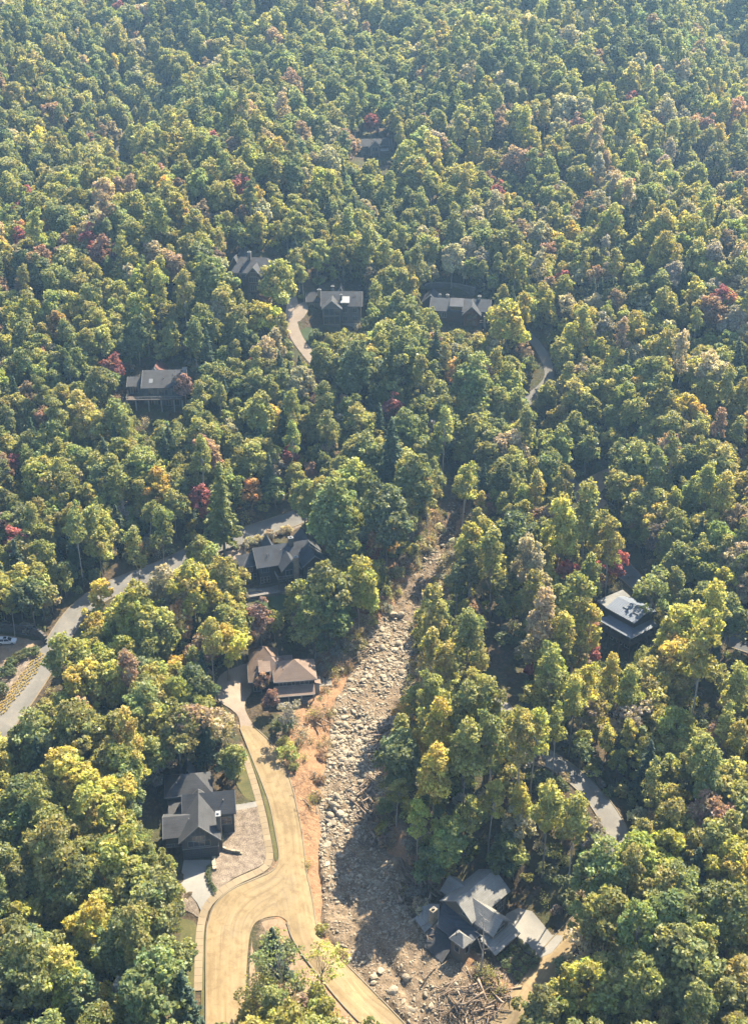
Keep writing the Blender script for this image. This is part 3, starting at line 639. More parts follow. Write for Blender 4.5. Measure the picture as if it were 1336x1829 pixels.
h.p('patio', MB().box(5.5, 10.0, 6.0, 12.0, -1.0, .1), 'concrete'); h.p('roof', MB().box(2.0, 5.0, 11.4, 13.6, 3.2, 3.4), 'cap')
# D: dark house with stone chimney
h = House('D', 'dark grey house with several front gables and tall stone chimney below the hill road', 18, 'siding_dark', 'shingle_slate', 'trim_grey'); HOUSES['D'] = h
h.gable(-4.0, 10.8, .5, 9.2, -4, 6.0, 9.5, 'x', .5)
h.gable(1.9, 6.6, -3.0, 4.6, 3.2, 6.0, 8.5, 'y', .5)
h.gable(8.0, 14.2, -2.4, 6.0, -4, 6.0, 8.5, 'y', .5)
h.gable(8.6, 14.4, 4.0, 13.0, -4, 6.0, 9.0, 'y', .5)
h.gable(-.8, 2.6, 6.0, 11.5, -4, 6.5, 9.3, 'y', .4)
h.hip(-8.0, -3.2, 3.4, 9.6, -4, 5.2, 7.4, 'x', inset=3.2, ov=.5, in2=.7)
h.chimney(6.2, 4.4, 2, 11.4, .6, .6); h.chimney(5.5, -3.6, -4, 9.6, .65, .45, 'stone')
h.p('deck', MB().box(.4, 7.2, -3.2, .5, 2.9, 3.1), 'wood'); h.posts([(.7, -3.0), (3.0, -3.0), (7.0, -3.0)], -3, 2.9, .16); h.posts([(2.1, -2.8), (6.4, -2.8)], 3.1, 6.0, .16); h.rail([(.45, .4), (.45, -3.15), (4.7, -3.15)], 3.1, 1.0, 'trim_grey'); 
for u in (-3.5, -2.55, -1.6): h.win('f', .5, u, u + .6, .8, 2.6, 1, 2)
for u in (-7.2, -6.0, -4.9): h.win('f', 3.4, u, u + .7, .6, 2.4, 1, 2, 'trim_grey')
h.win('f', 3.4, -6.4, -5.2, 3.4, 4.7, 2, 1); h.win('f', .5, -3.2, -1.2, 4.0, 5.4, 3, 1, 'trim_grey'); h.win('f', -3.0, 2.8, 4.6, 3.8, 5.6, 2, 1, 'trim_grey'); h.win('f', -2.4, 9.2, 10.6, 3.4, 5.0, 2, 1, 'trim_grey'); h.win('f', -2.4, 11.6, 13.0, 3.4, 5.0, 2, 1, 'trim_grey')
h.win('l', -8.0, 5.0, 6.4, 3.0, 4.4, 2, 1); h.win('f', .5, 1.4, 3.4, .4, 2.3, 2, 1, 'trim_grey'); h.win('f', .5, 4.2, 5.0, .4, 2.3, 1, 1, 'trim_grey')
h.p('terrace', MB().box(-8.5, 8.2, -4.2, .3, -4, -.15), 'dark_stone')
# E: house on posts with metal roofs
h = House('E', 'dark house on tall posts with blue-grey metal roof and wraparound deck', -52, 'siding_dark', 'metal_roof', 'trim_grey'); HOUSES['E'] = h
h.p('wall', MB().box(-6.0, 2.6, 2.4, 10.5, -1.0, 9.6), 'siding_dark')
h.p('wall', MB().box(-8.6, -5.9, 3.2, 10.2, 3.6, 9.4), 'siding_dark')
h.slab([(-9.6, 2.0, 10.3), (-6.3, 2.2, 9.7), (-5.6, 10.6, 10.2), (-8.4, 10.6, 11.0)], .25, 'shingle_pale', True)
h.slab([(-6.6, 2.0, 9.7), (3.1, 2.0, 9.7), (3.1, 6.6, 11.2), (-6.6, 6.6, 11.2)], .2, None, True, ribs=16)
h.slab([(3.1, 11.0, 9.75), (-6.6, 11.0, 9.75), (-6.6, 6.61, 11.18), (3.1, 6.61, 11.18)], .2, None, True, ribs=16)
h.p('vent', MB().box(-3.0, -1.2, 4.4, 4.55, 10.55, 10.75), 'black_plastic'); h.p('vent', MB().box(.2, 2.0, 4.4, 4.55, 10.55, 10.75), 'black_plastic')
h.slab([(-7.0, -.6, 6.9), (4.6, -.6, 6.9), (2.62, 2.39, 7.8), (-5.2, 2.39, 7.8)], .16, None, True, ribs=18)
h.slab([(4.6, -.6, 6.9), (4.6, 9.5, 6.9), (2.62, 9.5, 7.8), (2.62, 2.39, 7.8)], .16, None, True, ribs=16)
h.p('deck', MB().box(-6.8, 4.2, -.3, 2.4, 4.0, 4.22).box(2.6, 4.2, 2.4, 9.4, 4.0, 4.22), 'wood'); h.rail([(-6.75, 2.3), (-6.75, -.25), (4.15, -.25), (4.15, 9.3)], 4.22, 1.0, 'wood', .3)
h.posts([(-6.6, -.1), (-3.0, -.1), (.6, -.1), (4.0, -.1), (4.0, 3.4), (4.0, 6.8)], -4.5, 4.0, .16); h.posts([(-6.6, -.1), (-3.0, -.1), (.6, -.1), (4.0, -.1), (4.0, 4.5), (4.0, 9.0)], 4.22, 6.8, .11)
for u in (-5.4, -3.2, -1.0, 1.0): h.win('f', 2.4, u, u + 1.4, 4.5, 6.4, 2, 1, 'wood')
for u in (-5.0, -2.0, .6): h.win('f', 2.4, u, u + 1.6, 1.2, 3.0, 2, 1, 'trim_grey')
h.p('brace', MB().tube([(-6.6, -.1, -2.5), (-3.0, -.1, 3.6)], [.07, .07], 5).tube([(.6, -.1, 3.6), (4.0, -.1, -2.5)], [.07, .07], 5), 'wood')
# F: house with long deck on the left slope
h = House('F', 'dark grey house with long white-railed deck and skylight on the left slope', 3, 'siding_grey', 'shingle', 'trim'); HOUSES['F'] = h
h.gable(1.6, 14.0, 3.2, 15.2, -4, 7.0, 10.5, 'x', .5)
h.gable(-3.4, 2.0, 6.0, 12.4, -4, 6.6, 8.4, 'x', .5)
h.gable(1.6, 7.6, 11.0, 21.0, -4, 7.0, 10.6, 'y', .5)
h.slab([(7.8, 20.0, 8.0), (7.8, 12.0, 8.0), (4.6, 12.0, 10.95), (4.6, 20.0, 10.95)], .12, 'shingle_red', False)
h.p('skylight', MB().slab([(3.4, 4.6, 8.1), (4.6, 4.6, 8.1), (4.6, 6.0, 8.95), (3.4, 6.0, 8.95)], .25), 'cap')
h.chimney(14.6, 8.6, -2, 11.2, .6, .8, 'trim_grey')
h.p('deck', MB().box(-1.0, 14.2, .4, 3.2, 3.7, 3.95).box(-3.6, -1.0, .4, 6.0, 3.7, 3.95), 'wood'); h.rail([(-3.55, 6.0), (-3.55, .45), (14.15, .45)], 3.95, 1.0, 'trim', .4)
h.posts([(-3.4, .6), (-.6, .6), (3.4, .6), (7.4, .6), (11.4, .6), (14.0, .6)], -5, 3.7, .2, 'trim_grey'); h.posts([(-3.2, 2.0), (-3.2, 6.0)], 3.9, 6.6, .13)
for u, n in ((3.4, 1), (6.2, 3), (10.6, 4)): h.win('f', 3.2, u, u + .95 * n + .3, 4.4, 6.3, n, 1, 'trim_grey')
for u in (3.2, 6.0, 8.6, 11.2): h.win('f', 3.2, u, u + 1.5, .9, 2.7, 2, 1, 'trim_grey')
h.win('l', -3.4, 8, 10.4, 4.6, 6.0, 2, 1); h.win('f', 6.0, -2.8, -.4, 4.3, 6.2, 3, 1, 'trim_grey')
# G, H: the two houses by the upper drive
h = House('G', 'large dark house with long grey roof and front gable beside upper drive', -8, 'siding_brown', 'shingle', 'trim'); HOUSES['G'] = h
h.hip(-4.4, 10.8, 2.4, 13.6, -4, 6.0, 10.2, 'x', inset=2.2, ov=.6, in2=4.6)
h.gable(1.4, 6.2, -.2, 8.0, -4, 6.0, 8.7, 'y', .5)
h.gable(-6.8, -2.2, 6.0, 17.0, -4, 6.4, 10.4, 'y', .5)
h.gable(8.0, 11.0, 1.4, 6.4, -4, 5.8, 7.4, 'y', .4)
h.chimney(.9, 7.0, 4, 12.2, .55, .6)
h.win('f', -.2, 2.2, 5.4, 3.4, 5.2, 4, 1); h.win('f', -.2, 2.8, 4.8, 5.6, 6.8, 3, 1); h.win('f', -.2, 2.6, 4.8, .3, 2.4, 3, 1)
for u in (-3.6, -1.2): h.win('f', 2.4, u, u + 1.4, 3.8, 5.3, 2, 1)
h.p('deck', MB().box(-4.4, 1.3, .6, 2.4, 2.8, 3.0), 'wood'); h.posts([(-4.2, .8), (-1.4, .8)], -4, 5.6, .14); h.rail([(-4.35, 2.3), (-4.35, .65), (1.3, .65)], 3.0, 1.0, 'wood'); h.win('f', 2.4, -3.4, -.6, .3, 2.3, 3, 1, 'trim_grey')
h = House('H', 'taupe house with two-storey screened porch under its front gable', 0, 'siding_taupe', 'shingle', 'trim'); HOUSES['H'] = h
h.gable(-3.4, 10.2, .8, 10.4, -4, 6.0, 9.6, 'x', .5)
h.gable(-3.0, 3.2, -2.2, 5.0, -4, 6.0, 8.6, 'y', .5)
h.gable(-8.8, -3.0, 6.0, 12.2, -4, 6.0, 8.2, 'x', .5)
h.slab([(3.0, .2, 7.3), (6.2, .2, 7.3), (6.2, 4.4, 8.7), (3.0, 4.4, 8.7)], .2, 'cap'); h.p('wall', MB().box(3.3, 5.9, .6, 4.0, 5.6, 7.3), 'siding_taupe')
h.chimney(0.2, 7.6, 5, 11.0, .5, .5); h.chimney(-4.6, 7.6, 0, 9.8, .6, .5, 'stone'); h.chimney(3.3, 1.9, 6, 9.6, .35, .35, 'siding_taupe')
h.win('f', -2.2, -2.7, 2.9, 3.5, 5.8, 3, 1, 'trim_grey'); h.win('f', -2.2, -2.7, 2.9, .4, 2.9, 3, 1, 'trim_grey')
for u in (4.0, 7.4): h.win('f', .8, u, u + 1.4, 3.6, 5.2, 2, 1); h.win('f', .8, u, u + 1.4, .6, 2.2, 2, 1)
h.win('f', .6, 3.8, 5.4, 6.0, 7.0, 2, 1); h.win('f', 6.0, -8.0, -6.6, 3.4, 5.0, 2, 1); h.win('f', 6.0, -8.0, -6.6, .6, 2.2, 2, 1)
h.p('foundation', MB().box(3.3, 10.4, .4, .79, -4, -.4), 'trim_grey')
h.gable(1.5, 4.5, 8.0, 13.0, -4, 7.4, 10.4, 'y', .3)
# I: timber house with the walled court
h = House('I', 'slate-roofed timber house with dormer below curved retaining wall', -8, 'siding_brown', 'shingle_slate', 'trim_grey', off=(-.5, 2.0)); HOUSES['I'] = h
h.gable(-18.6, -4.6, 0.0, 10.6, -4, 5.0, 8.0, 'x', .5)
h.gable(-6.6, -1.0, -2.0, 6.8, -4, 4.8, 7.5, 'y', .6, wall='timber')
h.gable(-3.4, 2.2, 1.0, 10.0, -4, 5.0, 8.0, 'x', .5)
h.gable(-22.4, -16.6, 8.0, 16.4, -4, 5.6, 8.2, 'y', .5)
h.slab([(-12.0, -.6, 7.0), (-7.0, -.6, 7.0), (-7.0, 5.2, 8.4), (-12.0, 5.2, 8.4)], .2); h.p('wall', MB().box(-11.6, -7.4, .2, 5.0, 4.0, 7.1), 'timber'); h.win('f', .2, -10.9, -8.1, 5.2, 6.6, 3, 1, 'timber')
h.win('f', -2.0, -5.6, -2.0, 3.0, 4.6, 3, 1, 'timber'); h.win('f', -2.0, -5.4, -2.2, .4, 2.4, 3, 1, 'timber')
mb = MB()
for u in (-6.2, -3.8, -1.4): mb.box(u - .14, u + .14, -2.35, -2.004, 2.6, 5.0)
mb.box(-6.4, -1.2, -2.33, -2.006, 5.0, 5.3).box(-3.92, -3.68, -2.34, -2.007, 5.3, 7.2)
h.p('timber_truss', mb, 'timber')
for u in (-1.6, .9): h.p('pillar', MB().box(u - .4, u + .4, -1.9, -1.1, -4, 4.0), 'stone')
h.chimney(-1.6, 5.6, 3, 9.2, .5, .5, 'stone'); h.chimney(-13.2, 6.4, 4, 9.0, .5, .5, 'stone'); h.chimney(-16.0, 6.8, 4, 9.0, .35, .35, 'cap')
h.win('f', .0, -17.2, -15.6, 2.6, 4.2, 2, 1); h.win('f', 0., -14.6, -13.0, 2.6, 4.2, 2, 1); h.win('f', 1.0, -.6, 1.4, 2.6, 4.2, 2, 1); h.win('l', -22.4, 10.5, 12.5, 3.2, 4.8, 2, 1)
h.p('deck', MB().box(-.9, 2.6, -1.9, 1.0, 1.5, 1.7), 'wood'); h.rail([(-.8, -1.85), (2.55, -1.85), (2.55, 1)], 1.7, .9, 'trim')
wallpath = [h.world(*q) for q in ((-22.5, 17.5), (-21.5, 21.0), (-17.5, 22.6), (-12.0, 22.4), (-8.0, 20.4), (-4.0, 17.5))]
rw = tag(None or bpy.data.objects.new('retaining_wall', None), 'curved grey retaining wall behind slate-roofed timber house', 'wall'); col.objects.link(rw)
zt = h.loc[2]
Pw = resample(np.array([q[:2] for q in wallpath]), 1.0); Nw = normals2(Pw)
mb = MB()
for i in range(len(Pw) - 1):
    for c in range(5):
        a, b, n = Pw[i] + Nw[i] * (-.3 - .05 * ((i + c) % 2)), Pw[i + 1] + Nw[i + 1] * (-.3 - .05 * ((i + c) % 2)), Nw[i]
        if c % 2 == 0: sh = (b - a) * .45; a, b = a + sh, b + sh
        z1 = zt + 4.0 + (c + 1) * 1.0 - .04; mb.slab([(*a, z1), (*b, z1), (*(b + n * .55), z1), (*(a + n * .55), z1)], .95)
st = mb.build('stone_courses', 'dark_stone', rw); st['kind'] = 'stuff'
cp = MB()
for i in range(len(Pw) - 1):
    a, b, n = Pw[i] - Nw[i] * .45, Pw[i + 1] - Nw[i + 1] * .45, Nw[i]; cp.slab([(*a, zt + 9.15), (*b, zt + 9.15), (*(b + n * .8), zt + 9.15), (*(a + n * .8), zt + 9.15)], .16)
cp.build('coping', 'trim_grey', rw)
# J, K, L: houses far up the slope
h = House('J', 'small brown-roofed house alone among trees high on the slope', 6, 'siding_taupe', 'shingle', 'trim', off=(0, 3)); HOUSES['J'] = h
h.gable(-4.4, 8.0, .6, 7.4, -4, 4.8, 7.2, 'x', .5); h.gable(-.6, 4.2, -1.6, 4.0, -4, 4.8, 7.1, 'y', .5)
h.gable(4.6, 9.4, 1.5, 9.0, -4, 4.2, 6.8, 'x', .5); h.slab([(4.4, -1.6, 3.2), (8.0, -1.6, 3.2), (8.0, .6, 3.9), (4.4, .6, 3.9)], .2, 'cap'); h.posts([(4.6, -1.4), (7.8, -1.4)], -4, 3.1)
h.win('f', -1.6, .6, 3.0, 3.0, 4.6, 2, 1); h.win('f', -1.6, .2, 3.4, .2, 2.0, 3, 1, 'trim_grey'); h.win('f', .6, -3.8, -1.2, .5, 3.8, 3, 2, 'trim_grey')
h = House('K', 'pale grey roof of a house half buried in trees, upper left', 10, 'siding_taupe', 'shingle_pale', 'trim', off=(0, 2)); HOUSES['K'] = h
h.gable(-4.5, 3.0, 0, 7.5, -4, 6.0, 9.0, 'x', .5); h.chimney(1.0, 2.0, 3, 9.6, .35, .35); h.gable(1.5, 5.0, -1.0, 6.0, -4, 5.4, 7.6, 'y', .5); h.win('f', 0, -3.6, -1.8, 2.6, 4.4, 2, 1); h.win('f', 0, -3.6, -1.8, 0, 1.6, 2, 1)
h = House('L', 'white-edged roof of a cabin peeping out of trees at upper left', -25, 'siding_taupe', 'shingle_pale', 'white_plastic', off=(0, 2)); HOUSES['L'] = h
h.gable(-3.5, 3.5, 0, 7.0, -4, 5.0, 7.6, 'y', .6); h.win('f', 0, -1.5, 1.5, 2.4, 4.2, 3, 1); h.win('r', 3.5, 2, 4.5, 2.4, 4.2, 2, 1); h.slab([(-3.5, -2.4, 2.1), (3.5, -2.4, 2.1), (3.5, 0, 2.6), (-3.5, 0, 2.6)], .15, 'cap')
for k_, L_ in dict(A=[(-1.2, 4.0, 7.0), (6.0, 8.4, 7.4), (-4, 16, 6.8)], C=[(-2.0, 4.4, 6.8), (-8.4, 7.6, 5.8)], D=[(-1, 2.5, 7.8), (3, 3.0, 8.2), (12.4, 0, 7.2)], F=[(8, 6, 8.6), (11, 7.5, 9.4)], G=[(6.5, 5.2, 8.0), (-1, 5.5, 8.2)], H=[(7.5, 3.6, 8.1)]).items():
    for (a_, b_, c_) in L_: HOUSES[k_].p('vent_pipe', MB().tube([(a_, b_, c_ - .4), (a_, b_, c_ + .75)], [.12, .12], 8), 'cap')
# B: the wrecked house at the foot of the slide
h = House('B', 'wrecked grey-green house with torn roofs at the foot of the debris flow', 45, 'siding_taupe', 'shingle_pale', 'trim_grey'); HOUSES['B'] = h
h.gable(4.9, 15.4, .8, 8.0, -3, 6.0, 8.5, 'x', .6)
h.gable(5.4, 10.0, -4.0, 3.5, -3, 5.6, 7.7, 'y', .5)
h.gable(7.5, 11.5, 6.0, 10.4, -3, 5.0, 6.8, 'y', .5)
h.slab([(.6, -1.4, 3.1), (5.0, -1.4, 3.9), (5.0, 8.4, 5.2), (.6, 6.2, 3.3)], .22, 'shingle_slate'); h.p('wall', MB().box(1.2, 4.9, -.6, 5.6, -3, 2.9), 'siding_taupe')
h.slab([(3.4, -6.4, 3.2), (11.0, -6.4, 3.2), (11.0, -2.6, 4.6), (3.4, -2.6, 4.6)], .2, 'shingle_pale'); h.p('wall', MB().box(5.0, 10.4, -4.6, -3.9, -3, 3.4), 'siding_taupe'); h.posts([(3.8, -6.0), (7.2, -6.0), (10.6, -6.0)], -2, 3.1, .16)
h.hip(-.7, 1.5, -1.8, 1.2, -3, 5.0, 6.6, 'y', ov=.28, wall='siding_taupe', roof='shingle_pale'); h.p('vent_pipe', MB().tube([(-.2, .4, 5.6), (-.2, .4, 6.9)], [.09, .09], 8), 'black_plastic')
h.win('f', -1.8, 0, .9, 2.6, 4.2, 1, 1, 'trim_grey'); h.win('l', -.7, -.9, .2, 2.6, 4.2, 1, 1, 'trim_grey')
h.slab([(-3.4, 1.0, .5), (1.4, 1.6, 2.4), (3.0, 5.6, 4.1), (.2, 7.6, 2.4), (-3.0, 6.0, .7)], .25, 'siding_dark', False, 'fallen_roof')
h.slab([(-1.2, 7.6, 2.0), (2.4, 7.0, 3.6), (4.8, 9.2, 3.9), (3.6, 12.3, 2.7), (-.2, 11.2, 2.2)], .25, 'shingle_pale', False, 'broken_porch_roof')
h.p('wall', MB().box(1.5, 4.6, 7.4, 10.6, -2, 2.6), 'siding_taupe')
h.p('chimney', MB().box(.6, 2.0, 7.15, 8.25, -2, 6.2), 'stone'); h.p('flue', MB().tube([(1.3, 7.7, 6.2), (1.3, 7.7, 6.6)], [.3, .3], 10), 'black_plastic')
mb = MB()
for i in range(14):
    a = Vector((rng.uniform(-2.2, 2.6), rng.uniform(5.8, 8.6), rng.uniform(1.2, 3.4))); d = Vector((rng.normal(), rng.normal(), rng.normal() * .4)).normalized() * rng.uniform(.8, 1.9)
    mb.tube([a - d, a + d], [.07, .06], 4)
h.p('torn_rafters', mb, 'log')
h.win('l', 4.9, 2.0, 3.2, 5.6, 6.3, 1, 1); h.win('r', 15.4, 2.5, 4.0, 2.0, 3.8, 2, 1); h.win('f', -4.0, 6.6, 8.8, 4.7, 5.6, 2, 1)
for u in (11.2, 13.2): h.win('f', .8, u, u + 1.4, 1.5, 4.0, 2, 2)
h.p('porch_steps', MB().box(3.2, 10.8, -7.4, -6.3, -1.2, .05).box(3.2, 10.8, -8.2, -7.41, -1.2, -.15), 'concrete')
# ------------------------------------------------------------------ trees
def unit(n, g): v = g.normal(size=(n, 3)); return v / np.linalg.norm(v, axis=1)[:, None]
def leaf_quads(C, Nn, size, g, asp=.75):
    """leaf sprays: one bent diamond each"""
    n = len(C); a = np.cross(Nn, unit(n, g)); a /= np.maximum(np.linalg.norm(a, axis=1)[:, None], 1e-6); b = np.cross(Nn, a)
    s = size[:, None]
    V = np.stack([C - a * s, C - b * s * asp + Nn * s * .18, C + a * s, C + b * s * asp + Nn * s * .18], 1).reshape(-1, 3)
    return V, np.arange(4 * n).reshape(n, 4)
def limb(mb, p, q, r0, r1, g, sag=.0, k=5, seg=4):
    p, q = np.array(p, float), np.array(q, float); L = np.linalg.norm(q - p); pts_, rr = [], []
    for i in range(seg + 1):
        t = i / seg; w = math.sin(math.pi * t) * L * .06
        pts_.append(tuple(p + (q - p) * t + g.normal(size=3) * w * .5 + np.array([0, 0, w * sag]))); rr.append(r0 + (r1 - r0) * t)
    mb.tube(pts_, rr, k, False)
def broadleaf(seed, H, cb, rx, nl, per, leaf, top=1.0, lobe=.36, shell=.72, limbs=9, tr=.28, lean=.03, low=.0):
    g = np.random.default_rng(seed); cz = (H + cb) / 2; rz = (H - cb) / 2
    lv, ln, ls, lc = [], [], [], []
    mb = MB(); sway = g.normal(size=2) * lean * H
    trunk = [(sway[0] * t * t, sway[1] * t * t, H * .9 * t) for t in np.linspace(0, 1, 7)]; trunk[0] = (0, 0, -.8)
    mb.tube(trunk, [tr * (1.25 if i == 0 else 1 - .85 * i / 6) for i in range(7)], 7, False)
    k = 0; wob = g.uniform(0, 6.28, 2); amp = g.uniform(.10, .26)
    for i in range(nl):
        # lobes spread over the crown by a golden spiral, jittered, few underneath, some left out
        if i > 2 and g.random() < .10: continue
        t = (i + .5) / nl; zc = 1 - t * (1.55 + low); ph = i * 2.39996 + g.normal() * .45; rr = math.sqrt(max(0, 1 - min(1, abs(zc)) ** 2))
        f = shell * g.uniform(.70, 1.18) * (1 + amp * math.sin(2 * ph + wob[0]) + .6 * amp * math.sin(3 * ph + wob[1])); taper = top if zc > 0 else 1.0
        c = np.array([math.cos(ph) * rr * rx * f * taper, math.sin(ph) * rr * rx * f * taper, cz + zc * rz * (.35 + .55 * f)]) + g.normal(size=3) * rx * .07
        c[:2] += sway * (c[2] / H) ** 2
        R_ = rx * lobe * float(np.clip(g.lognormal(-.08, .32), .5, 1.6)); n = int(per * (R_ / (rx * lobe)) ** 1.8)
        d = unit(n * 2, g); out = c - np.array([sway[0] * .5, sway[1] * .5, cz - rz * .25]); out /= np.linalg.norm(out) + 1e-6
        w = d @ out + .45 * d[:, 2]; d = d[np.argsort(-(w + g.normal(size=len(w)) * .55))[:n]]
        # sprays: leaves gather round twig ends that stick out of the lobe
        nt_ = 16; cl = unit(nt_, g); reach = g.uniform(.62, 1.22, nt_); j = (d @ cl.T).argmax(1); m = cl[j]; near_ = np.clip(((d * m).sum(1) - .62) / .38, 0, 1)
        d2 = d * (1 - .45 * near_[:, None]) + m * .45 * near_[:, None]; d2 /= np.linalg.norm(d2, axis=1)[:, None]
        rad = R_ * (.62 + (reach[j] - .62) * near_ ** .8 + g.normal(size=n) * .12)
        lv.append(c + d2 * rad[:, None] * np.array([1, 1, .85])); nn = d * .42 + np.array([0, 0, .38]) + unit(n, g) * .85; ln.append(nn / np.linalg.norm(nn, axis=1)[:, None])
        ls.append(leaf * g.uniform(.55, 1.4, n)); lb = g.uniform(.75, 1.25); lh = g.normal() * .014
        lc.append(np.column_stack([lb * g.uniform(.72, 1.3, n), .5 + lh + g.normal(size=n) * .014]))
        if k < limbs and g.random() < .75:
            z0 = min(c[2] - R_ * .5, H * .8) * g.uniform(.55, .85); z0 = max(z0, cb * .55); tt = z0 / (H * .9)
            limb(mb, (sway[0] * tt * tt, sway[1] * tt * tt, z0), c, tr * .42 * (1 - .6 * tt), .03, g, .5); k += 1
    return np.vstack(lv), np.vstack(ln), np.concatenate(ls), np.vstack(lc), mb
def conifer(seed, H, cb, rx, tiers, leaf):
    g = np.random.default_rng(seed); lv, ln, ls, lc = [], [], [], []; mb = MB()
    mb.tube([(0, 0, -.8), (0, 0, H * .5), (0, 0, H * .98)], [.3, .19, .03], 7, False)
    for i in range(tiers):
        t = i / (tiers - 1); z = cb + (H - cb) * t; L = rx * (1 - t) ** .8 * g.uniform(.8, 1.15) + .25
        for j in range(int(6 + 3 * (1 - t))):
            a = g.uniform(0, 6.283); Lj = L * g.uniform(.7, 1.12); drop = .18 * Lj; e = np.array([math.cos(a) * Lj, math.sin(a) * Lj, z - drop])
            if j < 3 and t < .8: limb(mb, (0, 0, z), e, .05, .015, g, 0, 4, 2)
            n = int(14 + 30 * Lj); s = g.uniform(.12, 1, n) ** .8
            side = np.array([-math.sin(a), math.cos(a), 0]); c = np.array([0, 0, z]) + (e - np.array([0, 0, z])) * s[:, None] + side * (g.normal(size=n) * .28 * (1.15 - s) * Lj * .55)[:, None] + np.array([0, 0, 1]) * (g.normal(size=n) * .12)[:, None]
            lv.append(c); nn = np.array([0, 0, 1.0]) + unit(n, g) * .7; ln.append(nn / np.linalg.norm(nn, axis=1)[:, None]); ls.append(leaf * g.uniform(.6, 1.3, n))
            lc.append(np.column_stack([g.uniform(.75, 1.25, n), .5 + g.normal(size=n) * .01]))
    return np.vstack(lv), np.vstack(ln), np.concatenate(ls), np.vstack(lc), mb
def bare(seed, H, rx, n=16, tr=.16):
    g = np.random.default_rng(seed); mb = MB(); mb.tube([(0, 0, -.8), (g.normal() * .2, g.normal() * .2, H * .5), (g.normal() * .5, g.normal() * .5, H)], [tr * 1.2, tr * .7, .03], 6, False)
    tips = []
    for i in range(n):
        z = H * g.uniform(.35, .92); a = g.uniform(0, 6.283); L = rx * g.uniform(.5, 1.1) * (1.2 - z / H * .6); e = np.array([math.cos(a) * L, math.sin(a) * L, z + L * g.uniform(.3, .9)])
        limb(mb, (0, 0, z), e, .055, .012, g, .2, 4, 3); tips.append(e)
        for j in range(3):
            q = e * g.uniform(.5, 1) + np.array([0, 0, (1 - .7) * z * 0]); q = np.array([0, 0, z]) + (e - np.array([0, 0, z])) * g.uniform(.4, .9)
            f = q + g.normal(size=3) * L * .35; limb(mb, q, f, .025, .008, g, 0, 3, 2); tips.append(f)
    T = np.array(tips); n = len(T) * 4; c = T[g.integers(0, len(T), n)] + g.normal(size=(n, 3)) * .5; nn = unit(n, g)
    return c, nn, .13 * g.uniform(.6, 1.3, n), np.column_stack([g.uniform(.7, 1.2, n), np.full(n, .5)]), mb
def crown_data(d, name):
    C, Nn, S, K, mb = d; V, F = leaf_quads(C, Nn, S, np.random.default_rng(5)); return V, F, K
def put_v(me, K, extra=0):
    a = me.attributes.new('v', 'FLOAT_COLOR', 'FACE'); n = len(me.polygons); A = np.ones((n, 4), np.float32); A[:, :3] = .5; A[:len(K), 0] = K[:, 0]; A[:len(K), 1] = K[:, 1]
    a.data.foreach_set('color', A.ravel())
PROTO = []      # kind, height, crown radius, crown base, crown mesh, trunk mesh, far-wood object
wood_col = bpy.data.collections.new('wood_kinds')
def proto(kind, H, rx, cb, d, bark='bark'):
    V, F, K = crown_data(d, kind); cm = np_mesh('crown', V, F, ['leaf']); put_v(cm, K)
    tm = d[4].mesh('trunk', bark, True, False)
    Vt = np.array(d[4].v); Ft = np.array([f for f in d[4].f if len(f) == 4]); fm = np_mesh('tree', np.vstack([V, Vt]), np.vstack([F, Ft + len(V)]), ['leaf', bark])
    mi = np.zeros(len(fm.polygons), np.int32); mi[len(F):] = 1; fm.polygons.foreach_set('material_index', mi); put_v(fm, K)
    o = bpy.data.objects.new('wood_tree_%02d' % len(PROTO), fm); wood_col.objects.link(o)
    PROTO.append((kind, H, rx, cb, cm, tm, o))
for s in range(5): proto('oak', 19, 5.0, 5.5, broadleaf(100 + s, 19, 5.5, 5.0, 36, 205, .34, lobe=.32, low=.1))
for s in range(4): proto('poplar', 24, 2.9, 10.5, broadleaf(200 + s, 24, 10.5, 2.9, 34, 130, .28, top=.75, lobe=.40, shell=.78, limbs=12, tr=.22, low=.25), 'pale_bark' if s % 2 else 'bark')
for s in range(3): proto('maple', 15, 3.9, 3.6, broadleaf(300 + s, 15, 3.6, 3.9, 26, 190, .32, top=.9, lobe=.36))
for s in range(2): proto('pine', 19, 3.4, 4.0, conifer(400 + s, 19, 4.0, 3.4, 22, .26))
for s in range(2): proto('small', 8.5, 2.4, 1.6, broadleaf(500 + s, 8.5, 1.6, 2.4, 18, 150, .24, lobe=.40, tr=.12))
for s in range(2): proto('thin', 13, 3.2, 4.5, broadleaf(600 + s, 13, 4.5, 3.2, 22, 70, .27, lobe=.34, shell=.85, limbs=16, tr=.14))
for s in range(2): proto('wispy', 13, 3.2, 4.0, broadleaf(650 + s, 13, 4.0, 3.2, 30, 34, .20, lobe=.30, shell=.95, limbs=26, tr=.13))
proto('bare', 12, 2.6, 4.0, bare(700, 12, 2.6), 'pale_bark')
for s in range(2): proto('shrub', 2.2, 1.5, 0.1, broadleaf(800 + s, 2.2, .1, 1.5, 9, 90, .19, lobe=.5, tr=.04, limbs=4))
proto('brush', 1.6, 1.3, 0.0, bare(810, 1.7, 1.4, 12, .03), 'log')
KI = {}
for i, p in enumerate(PROTO): KI.setdefault(p[0], []).append(i)
TINT = dict(deep=(.140, .170, .085), green=(.202, .230, .093), olive=(.293, .294, .102), lime=(.368, .362, .098), yellow=(.46, .42, .105), gold=(.45, .375, .105), orange=(.42, .285, .125), red=(.34, .115, .115), russet=(.31, .22, .155), plum=(.26, .17, .15), tan=(.38, .34, .235), grey=(.29, .27, .24), pine=(.098, .142, .092))

